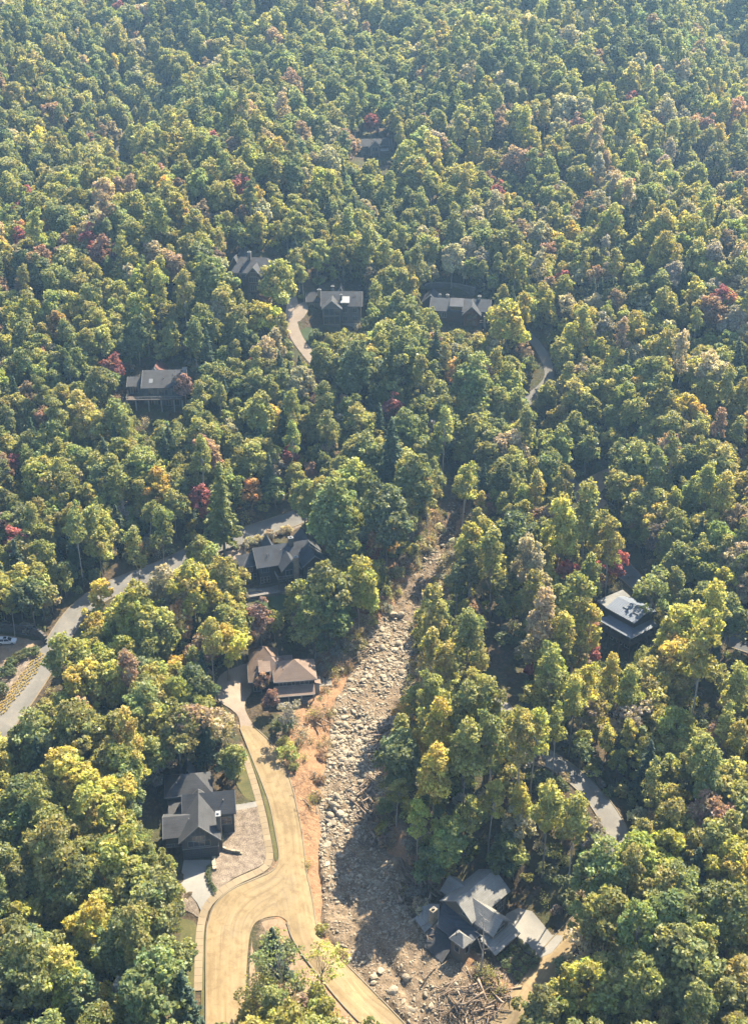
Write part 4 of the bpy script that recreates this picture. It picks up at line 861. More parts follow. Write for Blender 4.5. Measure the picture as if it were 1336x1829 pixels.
def crown_at(px, py, hc):
    """foot of a tree whose crown centre, hc above ground, is seen at this spot"""
    r = ray(px, py); t = np.arange(60.0, 1300.0, 1.0); p = r * t[:, None]; hit = p[:, 2] + CAM_Z < h0(p[:, 0], p[:, 1]) + hc
    i = int(hit.argmax()) if hit.any() else len(t) - 1; return p[i, 0], p[i, 1]
TREES = []      # dict per tree
def add_tree(x, y, pi, s, tint, hero=False, rot=None, note=None):
    TREES.append(dict(x=float(x), y=float(y), z=float(h0(x, y)), pi=pi, s=float(s), tint=tint, hero=hero, rot=rng.uniform(0, 6.283) if rot is None else rot, note=note))
def vary(c, g=.14): 
    c = np.array(c) * (1 + rng.normal() * g); c[0] *= 1 + rng.normal() * .06; return tuple(np.clip(c, .01, .6))
# trees picked out of the photograph: crown centre, crown width in photo pixels, kind, colour
HERO = [
 # foot of the picture, left
 (130, 1175, 82, 'oak', 'olive'), (65, 1330, 80, 'oak', 'green'), (140, 1310, 90, 'oak', 'olive'), (215, 1320, 70, 'maple', 'olive'), (290, 1285, 60, 'maple', 'olive'), (345, 1290, 60, 'thin', 'russet'), (400, 1300, 50, 'thin', 'tan'), (255, 1275, 70, 'oak', 'green'), (180, 1350, 46, 'small', 'deep'),
 (130, 1400, 90, 'oak', 'lime'), (180, 1450, 90, 'oak', 'lime'), (35, 1440, 90, 'oak', 'green'), (95, 1530, 100, 'oak', 'olive'), (200, 1540, 100, 'oak', 'lime'), (255, 1590, 84, 'oak', 'olive'), (160, 1585, 50, 'small', 'plum'), (190, 1610, 48, 'maple', 'orange'), (110, 1610, 62, 'maple', 'olive'), (40, 1640, 60, 'maple', 'lime'), (165, 1660, 80, 'oak', 'yellow'), (270, 1630, 100, 'oak', 'green'), (215, 1690, 90, 'oak', 'green'), (50, 1740, 110, 'oak', 'green'), (120, 1760, 90, 'oak', 'lime'), (190, 1790, 56, 'maple', 'yellow'), (280, 1760, 120, 'oak', 'green'), (20, 1560, 90, 'oak', 'green'), (330, 1790, 70, 'pine', 'pine'), (205, 1370, 44, 'small', 'russet'),
 # tall trees between left road and the drive
 (290, 1130, 70, 'oak', 'olive'), (240, 1100, 80, 'oak', 'lime'), (350, 1060, 84, 'oak', 'lime'), (400, 1045, 70, 'oak', 'olive'), (300, 1060, 70, 'oak', 'tan'), (415, 1110, 60, 'oak', 'olive'), (320, 1110, 60, 'maple', 'orange'), (405, 1150, 60, 'maple', 'yellow'), (345, 1165, 30, 'small', 'red'), (360, 990, 50, 'maple', 'olive'), (465, 1110, 50, 'maple', 'plum'), (180, 1060, 40, 'small', 'yellow'), (260, 1200, 60, 'oak', 'deep'), (190, 1215, 44, 'maple', 'lime'), (350, 1225, 60, 'oak', 'deep'), (170, 1120, 50, 'maple', 'gold'),
 # around the dark house and along the head of the slide
 (585, 1060, 80, 'oak', 'green'), (640, 1050, 70, 'oak', 'lime'), (680, 970, 56, 'maple', 'orange'), (655, 1030, 46, 'maple', 'yellow'), (560, 1100, 70, 'oak', 'olive'), (545, 1085, 36, 'small', 'plum'), (600, 920, 90, 'oak', 'green'), (690, 920, 90, 'oak', 'deep'), (740, 870, 80, 'oak', 'green'), (600, 1100, 56, 'oak', 'green'), (620, 990, 60, 'maple', 'green'),
 # knoll on the right of the slide
 (770, 1110, 56, 'poplar', 'olive'), (832, 1160, 60, 'poplar', 'green'), (780, 1190, 44, 'small', 'gold'), (775, 1260, 56, 'poplar', 'olive'), (785, 1320, 56, 'poplar', 'yellow'), (830, 1290, 60, 'poplar', 'green'), (870, 1280, 60, 'poplar', 'olive'), (725, 1275, 36, 'small', 'gold'), (750, 1340, 40, 'small', 'gold'), (715, 1350, 80, 'oak', 'deep'), (775, 1400, 60, 'poplar', 'gold'), (830, 1370, 64, 'poplar', 'olive'), (880, 1340, 60, 'poplar', 'green'), (930, 1330, 64, 'poplar', 'olive'), (985, 1400, 84, 'oak', 'gold'), (1020, 1450, 56, 'oak', 'olive'), (900, 1410, 70, 'poplar', 'olive'), (1060, 1490, 40, 'small', 'grey'),
 (840, 990, 50, 'poplar', 'lime'), (910, 970, 90, 'oak', 'deep'), (1000, 960, 60, 'poplar', 'lime'), (1050, 940, 60, 'poplar', 'olive'), (1090, 975, 50, 'poplar', 'olive'), (1095, 1010, 36, 'small', 'red'), (1010, 1025, 40, 'small', 'red'), (960, 1040, 50, 'poplar', 'tan'), (1030, 1090, 60, 'poplar', 'olive'), (1050, 1130, 50, 'poplar', 'gold'), (965, 1120, 56, 'poplar', 'tan'), (960, 1195, 32, 'small', 'red'), (1055, 1165, 34, 'small', 'red'), (880, 1010, 56, 'poplar', 'olive'), (940, 1020, 50, 'poplar', 'tan'),
 # right of the house on posts
 (1168, 1058, 70, 'thin', 'green'), (1215, 1130, 84, 'oak', 'lime'), (1265, 1110, 60, 'poplar', 'lime'), (1200, 1190, 80, 'oak', 'gold'), (1296, 1045, 46, 'maple', 'lime'), (1250, 1185, 70, 'poplar', 'lime'), (1170, 1250, 60, 'thin', 'olive'), (1060, 1260, 50, 'maple', 'olive'), (1130, 1290, 60, 'thin', 'grey'),
 # foot of the picture, right
 (1080, 1570, 90, 'oak', 'green'), (1150, 1540, 84, 'oak', 'lime'), (1195, 1520, 70, 'maple', 'yellow'), (1270, 1500, 90, 'oak', 'olive'), (1300, 1400, 80, 'oak', 'olive'), (1100, 1650, 100, 'oak', 'olive'), (1190, 1650, 110, 'oak', 'green'), (1290, 1640, 100, 'oak', 'green'), (1050, 1760, 80, 'maple', 'lime'), (1130, 1760, 100, 'oak', 'olive'), (1230, 1740, 120, 'oak', 'green'), (1320, 1760, 90, 'oak', 'olive'), (1005, 1812, 56, 'maple', 'lime'), (1310, 1560, 90, 'oak', 'lime'), (1215, 1590, 80, 'oak', 'green'), (1040, 1690, 60, 'thin', 'tan'),
 # middle distance
 (205, 660, 32, 'maple', 'red'), (330, 690, 36, 'maple', 'plum'), (520, 820, 30, 'maple', 'red'), (705, 735, 40, 'maple', 'red'), (815, 670, 40, 'maple', 'orange'), (495, 510, 62, 'oak', 'olive'), (385, 500, 66, 'oak', 'green'), (905, 580, 64, 'oak', 'lime'), (470, 575, 50, 'maple', 'yellow'), (395, 890, 70, 'pine', 'olive'), (700, 810, 64, 'pine', 'pine'), (640, 660, 70, 'oak', 'deep'), (720, 640, 70, 'oak', 'green'), (850, 690, 70, 'oak', 'green'), (45, 358, 34, 'maple', 'red'), (40, 435, 34, 'maple', 'red'), (910, 432, 30, 'maple', 'red'), (1210, 355, 26, 'small', 'red'), (725, 295, 24, 'small', 'red'), (160, 255, 28, 'small', 'plum'), (1285, 545, 40, 'maple', 'red'), (30, 970, 40, 'small', 'red'), (450, 880, 36, 'small', 'orange'), (75, 470, 40, 'maple', 'russet'), (805, 190, 30, 'pine', 'green'),
 (482, 1247, 26, 'small', 'plum'), (466, 1213, 28, 'small', 'russet'), (515, 1275, 36, 'thin', 'grey'),
 # island tree in front
 (505, 1725, 84, 'wispy', 'green'), (572, 1722, 70, 'wispy', 'lime'), (462, 1770, 56, 'wispy', 'olive'), (500, 1800, 60, 'wispy', 'russet'), (455, 1815, 50, 'small', 'olive'),
]
for (px, py, wpx, kind, cn) in HERO:
    if kind == 'poplar': wpx *= .82
    pi = int(rng.choice(KI[kind])); _, H, rx, cb, _, _, _ = PROTO[pi]
    s = 1.0
    for _ in range(3):
        hc = (H * .55 + cb * .45) * s; x, y = crown_at(px, py, hc); dd = project(np.array([x, y, float(h0(x, y)) + hc]))[2]; s = float(np.clip(wpx / FPX * dd / (2 * rx * .95), .45, 1.5))
    add_tree(x, y, pi, s, vary(TINT[cn], .06), True)
# what must stay in view (photo outlines): houses, roads, the slide
KEEP = [
 [(291, 1375), (385, 1372), (422, 1405), (425, 1430), (465, 1425), (432, 1330), (425, 1290), (452, 1298), (500, 1340), (530, 1400), (560, 1300), (575, 1230), (600, 1150), (650, 1110), (700, 1080), (745, 1085), (740, 1130), (735, 1200), (700, 1290), (640, 1340), (640, 1450), (660, 1530), (740, 1600), (790, 1560), (880, 1550), (910, 1590), (960, 1620), (1010, 1660), (960, 1740), (880, 1829), (640, 1829), (600, 1790), (540, 1720), (500, 1650), (450, 1660), (437, 1829), (345, 1829), (350, 1640), (318, 1590), (322, 1540), (288, 1520)],
 [(388, 1205), (445, 1160), (480, 1140), (570, 1165), (590, 1180), (570, 1265), (500, 1290), (430, 1300), (390, 1250)],
 [(425, 990), (470, 960), (540, 955), (590, 1000), (560, 1045), (500, 1050), (425, 1040)], [(420, 1045), (530, 1048), (500, 1080), (440, 1068)],
 [(1060, 1066), (1125, 1052), (1138, 1100), (1168, 1138), (1130, 1180), (1070, 1180), (1062, 1110)],
 [(218, 672), (275, 642), (338, 655), (340, 705), (325, 742), (238, 752), (222, 715)],
 [(403, 440), (490, 450), (500, 480), (468, 525), (403, 532)], [(546, 508), (650, 510), (652, 575), (570, 590), (546, 570)],
 [(757, 503), (830, 508), (850, 530), (882, 545), (882, 595), (790, 578), (752, 535)], [(638, 238), (704, 240), (704, 276), (640, 292)], [(212, 275), (245, 275), (242, 292), (214, 292)], [(355, 250), (376, 252), (374, 262), (356, 262)],
 [(500, 485), (518, 485), (530, 560), (552, 625), (535, 630), (515, 575)],
 [(0, 1310), (0, 1270), (90, 1150), (130, 1090), (215, 1035), (285, 1005), (320, 990), (375, 965), (530, 918), (535, 935), (440, 975), (430, 1000), (330, 1010), (215, 1060), (170, 1085), (120, 1150), (90, 1205), (60, 1270), (5, 1320)],
 [(0, 1120), (85, 1135), (85, 1160), (0, 1290)],
 [(920, 580), (950, 590), (985, 650), (985, 675), (950, 705), (930, 715), (965, 670), (955, 630)], [(930, 705), (955, 705), (955, 760), (942, 740)], [(1010, 865), (1060, 840), (1095, 830), (1060, 880), (1090, 905), (1050, 905)], [(1098, 1000), (1125, 1010), (1150, 1045), (1130, 1040)], [(1195, 1075), (1215, 1085), (1205, 1105)], [(1295, 1130), (1336, 1140), (1336, 1168), (1300, 1160)],
 [(935, 1310), (960, 1335), (950, 1340)], [(1015, 1370), (1060, 1400), (1100, 1450), (1130, 1500), (1115, 1515), (1085, 1510), (1065, 1460), (1030, 1410)],
 [(868, 1150), (915, 1160), (935, 1215), (930, 1250), (885, 1245)],
 [(700, 1080), (720, 1030), (760, 990), (780, 920), (800, 905), (840, 910), (820, 950), (800, 1000), (790, 1060), (750, 1085)],
]
q = 4; mw, mh = IW // q, IH // q
ggx, ggy = np.meshgrid((np.arange(mw) + .5) * q, (np.arange(mh) + .5) * q); keep = np.zeros((mh, mw), bool)
for P in KEEP: keep |= inside(np.array(P, float), ggx, ggy)
# spots that stand in the sun in the photograph
SUNNY = []
for k, L in dict(A=[(0, 5, 8), (4, 8, 8), (8, 9, 7), (1, 16, 7), (1, -11, 0)], C=[(1, 6, 8), (-7, 8, 7), (-6, 16, 6)], D=[(0, 4, 8), (8, 3, 8), (12, 4, 7)], F=[(6, 8, 9), (12, 8, 9)], G=[(2, 7, 9), (8, 7, 9)], H=[(4, 5, 9), (8, 5, 9)], I=[(-10, 4, 7), (0, 5, 7)], J=[(2, 3, 7)], K=[(0, 3, 8)], B=[(8, 5, 8), (12, 4, 8), (6, 4, 8), (7, -3, 7), (14, 2, 6), (2, 2, 4), (7, -5, 4)], E=[(0, 4, 10.5), (-5, 6, 10.8), (4, 4, 7)]).items():
    SUNNY += [HOUSES[k].world(*p) for p in L]
for (a, b) in [(450, 1310), (480, 1360), (500, 1420), (515, 1480), (525, 1540), (470, 1580), (420, 1620), (405, 1680), (405, 1760), (560, 1660), (600, 1730), (660, 1800), (430, 1480), (620, 1230), (640, 1180), (680, 1130), (600, 1290), (570, 1240), (590, 1350), (570, 1450), (145, 1095), (100, 1160), (190, 1060), (420, 965), (480, 945), (20, 1225), (525, 590), (524, 560), (1050, 880), (975, 1680), (940, 1640), (760, 1010), (720, 1100), (620, 1330), (600, 1400), (585, 1480), (700, 1200), (670, 1250), (650, 1290), (640, 1720), (690, 1770), (740, 1790), (800, 1780), (590, 1560), (60, 1215), (120, 1130), (165, 1075), (230, 1035), (260, 1025), (300, 1005), (395, 970), (450, 955), (510, 932), (35, 1250), (10, 1290), (990, 1700), (950, 1760), (910, 1810), (955, 640), (972, 660), (940, 730), (545, 615), (515, 510), (345, 1600), (400, 1235), (415, 1250), (50, 1165), (1320, 1150), (620, 1500), (630, 1550), (680, 1620), (640, 1640), (700, 1660), (610, 1590), (660, 1350)]:
    x, y, z = spot(a, b); SUNNY.append((x, y, z + .5))
SUNNY = np.array(SUNNY)
HC = np.array([HOUSES[k].world(*c) for k, c in dict(A=(0, 9), C=(-2, 8), D=(4, 4), E=(-2, 5), F=(5, 9), G=(3, 8), H=(1, 5), I=(-9, 6), J=(2, 3), K=(0, 3), L=(0, 3), B=(6, 3)).items()]); HR = np.array([13, 11, 12, 9, 12, 12, 11, 15, 9, 7, 6, 12])
CLEAR = [pts(*P) for P in ([(850, 1130), (925, 1150), (955, 1225), (930, 1275), (880, 1260), (850, 1200)], [(1215, 1225), (1336, 1190), (1400, 1250), (1336, 1330), (1260, 1370), (1190, 1330)], [(915, 1270), (960, 1300), (985, 1345), (950, 1345), (920, 1310)], [(1060, 1380), (1130, 1420), (1150, 1480), (1120, 1500), (1080, 1430)], [(560, 1100), (640, 1080), (700, 1020), (745, 980), (760, 985), (720, 1060), (650, 1120), (600, 1160)])]
def blocked(x, y, m=1.0):
    b = road_dist(x, y) < m
    if m > 1.5:
        for P in CLEAR: b |= inside(P, x, y)
    for P in SHEETS: b |= inside(P, x, y)
    w = np.interp(y, CY, CW); b |= (np.abs(x - np.interp(y, CY, CX)) < w + m) & (y < 316)
    for c, r in zip(HC, HR): b |= np.hypot(x - c[0], y - c[1]) < r * (.72 + .25 * m / 2)
    return b
def veil(x, y, pi, s, lim=.04):
    """share of a crown that would stand in front of what must stay in view"""
    H = np.array([PROTO[i][1] for i in pi]) * s; rx = np.array([PROTO[i][2] for i in pi]) * s; cb = np.array([PROTO[i][3] for i in pi]) * s
    z = h0(x, y); tot = np.zeros(len(x)); n = 0
    for fz in (.15, .45, .75, 1.0):
        for fx in (-.9, -.45, 0, .45, .9):
            w = math.sqrt(max(.02, 1 - (2 * fz - 1) ** 2)) if fz < 1 else .25
            u, v, _ = project(np.stack([x + rx * fx * w, y, z + cb + (H - cb) * fz], -1))
            i, j = (u / q).astype(int), (v / q).astype(int); ok = (i >= 0) & (i < mw) & (j >= 0) & (j < mh)
            tot[ok] += keep[j[ok], i[ok]]; n += 1
    u, v, _ = project(np.stack([x, y, z + cb * .4], -1)); i, j = (u / q).astype(int), (v / q).astype(int); ok = (i >= 0) & (i < mw) & (j >= 0) & (j < mh); tot[ok] += keep[j[ok], i[ok]] * .5
    return tot / n
def shades(x, y, pi, s):
    H = np.array([PROTO[i][1] for i in pi]) * s; rx = np.array([PROTO[i][2] for i in pi]) * s; cb = np.array([PROTO[i][3] for i in pi]) * s
    c = np.stack([x, y, h0(x, y) + (H + cb) / 2], -1); bad = np.zeros(len(x), bool)
    for p in SUNNY:
        d = c - p; t = d @ SUN_DIR; perp = d - t[:, None] * SUN_DIR; rr = np.hypot(np.hypot(perp[:, 0], perp[:, 1]) / rx, perp[:, 2] / ((H - cb) / 2 + rx * .3)); bad |= (t > 0) & (t < 80) & (rr < 1.0)
    return bad
# none of the picked trees may darken the wrecked house and its drive, or the brown roof
_all = SUNNY; SUNNY = np.array([HOUSES['B'].world(*p) for p in [(8, 5, 8), (12, 4, 8), (6, 4, 8), (7, -3, 7), (7, -5, 4)]] + [HOUSES['C'].world(*p) for p in [(1, 6, 8), (-7, 8, 7)]] + [(*spot(a, b)[:2], spot(a, b)[2] + .5) for a, b in [(975, 1680), (940, 1640), (955, 1665), (960, 1740)]])
_sh = shades(np.array([t['x'] for t in TREES]), np.array([t['y'] for t in TREES]), [t['pi'] for t in TREES], np.array([t['s'] for t in TREES]))
TREES[:] = [t for t, b_ in zip(TREES, _sh) if not b_]; SUNNY = np.vstack([_all, SUNNY])
def fill(n_try, sp_of, pick, y0, y1, side, lim=.04, m=1.0, scale=(.75, 1.2), sun_check=True, existing=()):
    """dart throwing with a spacing"""
    Yc = rng.uniform(y0, y1, n_try * 3); wq = side(Yc); acc = rng.random(n_try * 3) < wq / wq.max(); Yc = Yc[acc][:n_try]; Xc = rng.uniform(-1, 1, len(Yc)) * side(Yc)
    ok = ~blocked(Xc, Yc, m); Xc, Yc = Xc[ok], Yc[ok]
    pi, tint = pick(Xc, Yc); s = rng.uniform(*scale, len(Xc))
    ok = veil(Xc, Yc, pi, s) < lim
    if sun_check: ok &= ~shades(Xc, Yc, pi, s)
    Xc, Yc, pi, s = Xc[ok], Yc[ok], pi[ok], s[ok]; tint = [t for t, o in zip(tint, ok) if o]
    cell = 6.0; grid = {}
    def near(x, y, r):
        i, j = int(x // cell), int(y // cell)
        for a in (-1, 0, 1):
            for b in (-1, 0, 1):
                for (u, v) in grid.get((i + a, j + b), ()):
                    if (u - x) ** 2 + (v - y) ** 2 < r * r: return True
        return False
    for (u, v) in existing: grid.setdefault((int(u // cell), int(v // cell)), []).append((u, v))
    out = []
    for k in range(len(Xc)):
        x, y = Xc[k], Yc[k]
        if near(x, y, sp_of(x, y)): continue
        grid.setdefault((int(x // cell), int(y // cell)), []).append((x, y)); out.append((x, y, pi[k], s[k], tint[k]))
    return out
RAMP = np.array([TINT[n] for n in ('deep', 'green', 'olive', 'lime', 'yellow')])
PAL = {  # mean place on the green-to-yellow ramp, spread, and accents by region
 'near_left': (1.6, .50, dict(yellow=1.5, russet=2, plum=1.5)),
 'left': (1.8, .55, dict(gold=2.0, russet=4, plum=2, red=1.2, tan=4, orange=1.0, deep=5)),
 'knoll': (2.15, .5, dict(gold=2.5, tan=3, deep=4)),
 'right': (1.55, .55, dict(tan=3, russet=2, gold=2, plum=1)),
 'upright': (1.8, .60, dict(tan=9, russet=6, plum=2.5, red=1.2, grey=5, gold=3)),
 'far': (1.35, .50, dict(tan=3, russet=1.5, yellow=1.5, red=.4)),
}
KMIX = {'near_left': dict(oak=6, maple=2, poplar=1, pine=.5), 'left': dict(oak=6, maple=3, poplar=2, pine=.6, small=.6), 'knoll': dict(poplar=9, maple=.6, thin=1.2, small=1), 'right': dict(oak=6, poplar=2, maple=2, pine=.6), 'upright': dict(oak=4, maple=3, poplar=1.5, thin=1, pine=.8, small=1), 'far': dict(oak=7, maple=2, poplar=1.5, pine=.5)}
def pick_tree(x, y):
    u, v, _ = project(np.stack([x, y, h0(x, y) + 10], -1)); nz = vnoise(x, y, 34, 31) + .5 * vnoise(x, y, 9, 32); cz_ = vnoise(x, y, 26, 33)
    pi = np.zeros(len(x), int); tint = []
    for k in range(len(x)):
        a, b = u[k], v[k]
        r = 'near_left' if (b > 1250 and a < 480) else 'knoll' if (690 < a < 1120 and 880 < b < 1500) else 'far' if b < 230 + 90 * (a - 668) / 668 * -1 else 'upright' if (a > 760 and b < 640) else 'left' if a < 700 and b < 1250 else 'right'
        mu, sd, acc = PAL[r]; f = float(np.clip(mu + .75 * nz[k] + rng.normal() * sd * .7, 0, 3.6)); i0 = int(f); c0 = RAMP[i0] * (1 - f + i0) + RAMP[min(i0 + 1, 4)] * (f - i0); cn = None
        if rng.random() * 100 < sum(acc.values()) * (.35 + 1.3 * max(0, cz_[k] + .5)):
            w = np.array(list(acc.values()), float); cn = list(acc)[int(rng.choice(len(acc), p=w / w.sum()))]; c0 = TINT[cn]
        K_ = KMIX[r]; kw = np.array(list(K_.values()), float); kn = list(K_)[int(rng.choice(len(K_), p=kw / kw.sum()))]
        if kn == 'pine': c0 = TINT['pine']
        if cn in ('red', 'plum', 'orange') and kn in ('oak', 'poplar'): kn = 'maple'
        pi[k] = int(rng.choice(KI[kn])); tint.append(vary(c0, .09))
    return pi, tint
side = lambda y: .37 * y + 45
hero_xy = [(t['x'], t['y']) for t in TREES]
near_sp = lambda x, y: 3.8 + .7 * vnoise(np.array([x]), np.array([y]), 30, 40)[0]
out = fill(28000, near_sp, pick_tree, 112, 480, side, .015, 1.6, (.55, .98), True, hero_xy)
for o in out: add_tree(*o)
far_sp = lambda x, y: 4.9
out = fill(36000, far_sp, pick_tree, 480, 1000, side, .03, 2.0, (.62, 1.1), True, [(t['x'], t['y']) for t in TREES])
for o in out: add_tree(*o)
print('trees', len(TREES))
# ------------------------------------------------------------------ which trees show largest: paint crowns front to back on a coarse picture
T = TREES; tx = np.array([[t['x'], t['y'], t['z']] for t in T]); tH = np.array([PROTO[t['pi']][1] * t['s'] for t in T]); tr = np.array([PROTO[t['pi']][2] * t['s'] for t in T]); tb = np.array([PROTO[t['pi']][3] * t['s'] for t in T])
cu, cv, cd = project(tx + np.stack([0 * tH, 0 * tH, (tH + tb) / 2], -1)); _, vt, _ = project(tx + np.stack([0 * tH, 0 * tH, tH], -1)); _, vb, _ = project(tx + np.stack([0 * tH, 0 * tH, tb], -1))
hw = FPX * tr / cd; hh = np.maximum((vb - vt) / 2, hw * .5) + hw * .25
idm = -np.ones((mh, mw), int)
order = np.argsort(-cd)
for k in order:
    i0, i1 = int((cu[k] - hw[k]) / q), int((cu[k] + hw[k]) / q) + 1; j0, j1 = int((cv[k] - hh[k]) / q), int((cv[k] + hh[k]) / q) + 1
    i0, i1, j0, j1 = max(i0, 0), min(i1, mw), max(j0, 0), min(j1, mh)
    if i0 >= i1 or j0 >= j1: continue
    e = ((ggx[j0:j1, i0:i1] - cu[k]) / hw[k]) ** 2 + ((ggy[j0:j1, i0:i1] - cv[k]) / hh[k]) ** 2 < 1
    idm[j0:j1, i0:i1][e] = k
cnt = np.bincount(idm[idm >= 0].ravel(), minlength=len(T))
ranked = np.argsort(-cnt)
single = set(int(k) for k in ranked[:300])
# labels that tell each of those trees apart: colour, kind, nearest landmark, side, and rank where several are alike
def cname(c):
    names = {k: np.array(v) for k, v in TINT.items()}; c = np.array(c)
    best = min(names, key=lambda n: np.linalg.norm(c / c.sum() - names[n] / names[n].sum()) * 3 + abs(c.sum() - names[n].sum()))
    return dict(deep='dark green', green='green', olive='olive green', lime='yellow-green', yellow='yellow', gold='golden', orange='orange', red='crimson', russet='russet', plum='purplish brown', tan='tan', grey='grey-brown', pine='dark green')[best]
KN = dict(oak=('broadleaf_tree', 'broad-crowned tree'), poplar=('poplar_tree', 'tall narrow tree'), maple=('maple_tree', 'rounded tree'), pine=('pine_tree', 'conifer'), small=('small_tree', 'small tree'), thin=('sparse_tree', 'thin-leaved tree'), bare=('bare_tree', 'bare tree'), wispy=('sparse_tree', 'wispy open tree'))
LM = [('the grey house with garage doors', 355, 1450), ('the wrecked house', 830, 1640), ('the brown-roofed porch house', 510, 1205), ('the dark stone-chimney house', 500, 1000), ('the house on posts', 1115, 1110), ('the long-decked house', 280, 695), ('the uppermost-drive dark house', 445, 485), ('the screened-porch house', 600, 548), ('the slate-roofed timber house', 815, 545), ('the white car', 15, 1145), ('the dusty road bend', 500, 1560), ('the curved shaded road', 1080, 1450), ('the tan turnout', 1050, 875), ('the head of the slide', 800, 930), ('the small house high up', 668, 262), ('the bottom right corner', 1336, 1829), ('the bottom left corner', 0, 1829), ('the lower road by the wreck', 960, 1740), ('the narrow upper road', 965, 640), ('the left hill road', 160, 1075), ('the tree island', 520, 1740), ('the middle of the debris flow', 640, 1300), ('the right edge bend of road', 1320, 1150)]
ORD = ['', 'second ', 'third ', 'fourth ', 'fifth ', 'sixth ', 'seventh ', 'eighth ', 'ninth ', 'tenth ', 'eleventh ', 'twelfth ', 'thirteenth ', 'fourteenth ', 'fifteenth ']
ent = {}
for k in single:
    m = np.argwhere(idm == k); a, b = (m[:, 1].mean() * q, m[:, 0].mean() * q) if len(m) else (cu[k], cv[k])
    ln, lx, ly = min(LM, key=lambda L: math.hypot(a - L[1], b - L[2])); dx, dy = a - lx, b - ly
    sd = ('right of' if dx > 0 else 'left of') if abs(dx) > abs(dy) * .9 else ('below' if dy > 0 else 'above')
    if 'corner' in ln: sd = 'by'
    ent.setdefault((cname(T[k]['tint']), KN[PROTO[T[k]['pi']][0]][1], sd, ln), []).append((math.hypot(dx, dy), k))
LABEL = {}
for (c, kd, sd, ln), L in ent.items():
    for i, (d, k) in enumerate(sorted(L)):
        LABEL[k] = f'{c} {kd} {sd} {ln}' if len(L) == 1 else f'{ORD[min(i, 14)]}nearest {c} {kd} {sd} {ln}'
for k in sorted(single, key=lambda k: -cnt[k]):
    t = T[k]; kd, H, rx, cb, cm, tm, _ = PROTO[t['pi']]
    root = thing(KN[kd][0], LABEL[k], 'tree', (t['x'], t['y'], t['z']), math.degrees(t['rot']), 'trees around the houses and the slide'); root.scale = (t['s'], t['s'], t['s'] * (1.14 if kd == 'poplar' else 1.0))
    c = link('crown', cm, root); c['tint'] = t['tint']; link('trunk', tm, root)
# the rest of the wood: one object, trees placed by geometry nodes
def wood(name, label, cat, P, idx, rot, sc, tint, coll=None):
    me = bpy.data.meshes.new(name); n = len(P); me.vertices.add(n); me.vertices.foreach_set('co', np.asarray(P, np.float32).ravel())
    a = me.attributes.new('kind_index', 'INT', 'POINT'); a.data.foreach_set('value', np.asarray(idx, np.int32))
    a = me.attributes.new('turn', 'FLOAT_VECTOR', 'POINT'); a.data.foreach_set('vector', np.asarray(rot, np.float32).ravel())
    a = me.attributes.new('size', 'FLOAT_VECTOR', 'POINT'); a.data.foreach_set('vector', np.asarray(sc, np.float32).ravel())
    a = me.attributes.new('tint', 'FLOAT_COLOR', 'POINT'); a.data.foreach_set('color', np.column_stack([tint, np.ones(n)]).astype(np.float32).ravel())
    o = tag(link(name, me), label, cat, kind='stuff')
    ng = bpy.data.node_groups.new(name, 'GeometryNodeTree'); ng.interface.new_socket('Geometry', in_out='INPUT', socket_type='NodeSocketGeometry'); ng.interface.new_socket('Geometry', in_out='OUTPUT', socket_type='NodeSocketGeometry')
    gi, go = ng.nodes.new('NodeGroupInput'), ng.nodes.new('NodeGroupOutput'); ip = ng.nodes.new('GeometryNodeInstanceOnPoints'); ci = ng.nodes.new('GeometryNodeCollectionInfo')
    ci.inputs['Collection'].default_value = coll or wood_col; ci.inputs['Separate Children'].default_value = True; ci.inputs['Reset Children'].default_value = True
    def attr(nm, dt):
        x = ng.nodes.new('GeometryNodeInputNamedAttribute'); x.data_type = dt; x.inputs['Name'].default_value = nm; return x.outputs['Attribute']
    L = ng.links.new; L(gi.outputs[0], ip.inputs['Points']); L(ci.outputs[0], ip.inputs['Instance']); ip.inputs['Pick Instance'].default_value = True
    L(attr('kind_index', 'INT'), ip.inputs['Instance Index']); er = ng.nodes.new('FunctionNodeEulerToRotation'); L(attr('turn', 'FLOAT_VECTOR'), er.inputs[0]); L(er.outputs[0], ip.inputs['Rotation']); L(attr('size', 'FLOAT_VECTOR'), ip.inputs['Scale'])
    L(ip.outputs[0], go.inputs[0]); md = o.modifiers.new('scatter', 'NODES'); md.node_group = ng; return o
rest = [k for k in range(len(T)) if k not in single]
g = np.random.default_rng(3)
wood('forest', 'mixed autumn forest covering the mountainside behind the houses', 'forest', tx[rest], [T[k]['pi'] for k in rest], np.column_stack([g.normal(size=len(rest)) * .04, g.normal(size=len(rest)) * .04, [T[k]['rot'] for k in rest]]),
     np.column_stack([[T[k]['s'] * f for k, f in zip(rest, g.uniform(.9, 1.12, len(rest)))], [T[k]['s'] * f for k, f in zip(rest, g.uniform(.9, 1.12, len(rest)))], [T[k]['s'] * f for k, f in zip(rest, g.uniform(.9, 1.12, len(rest)))]]), [T[k]['tint'] for k in rest])
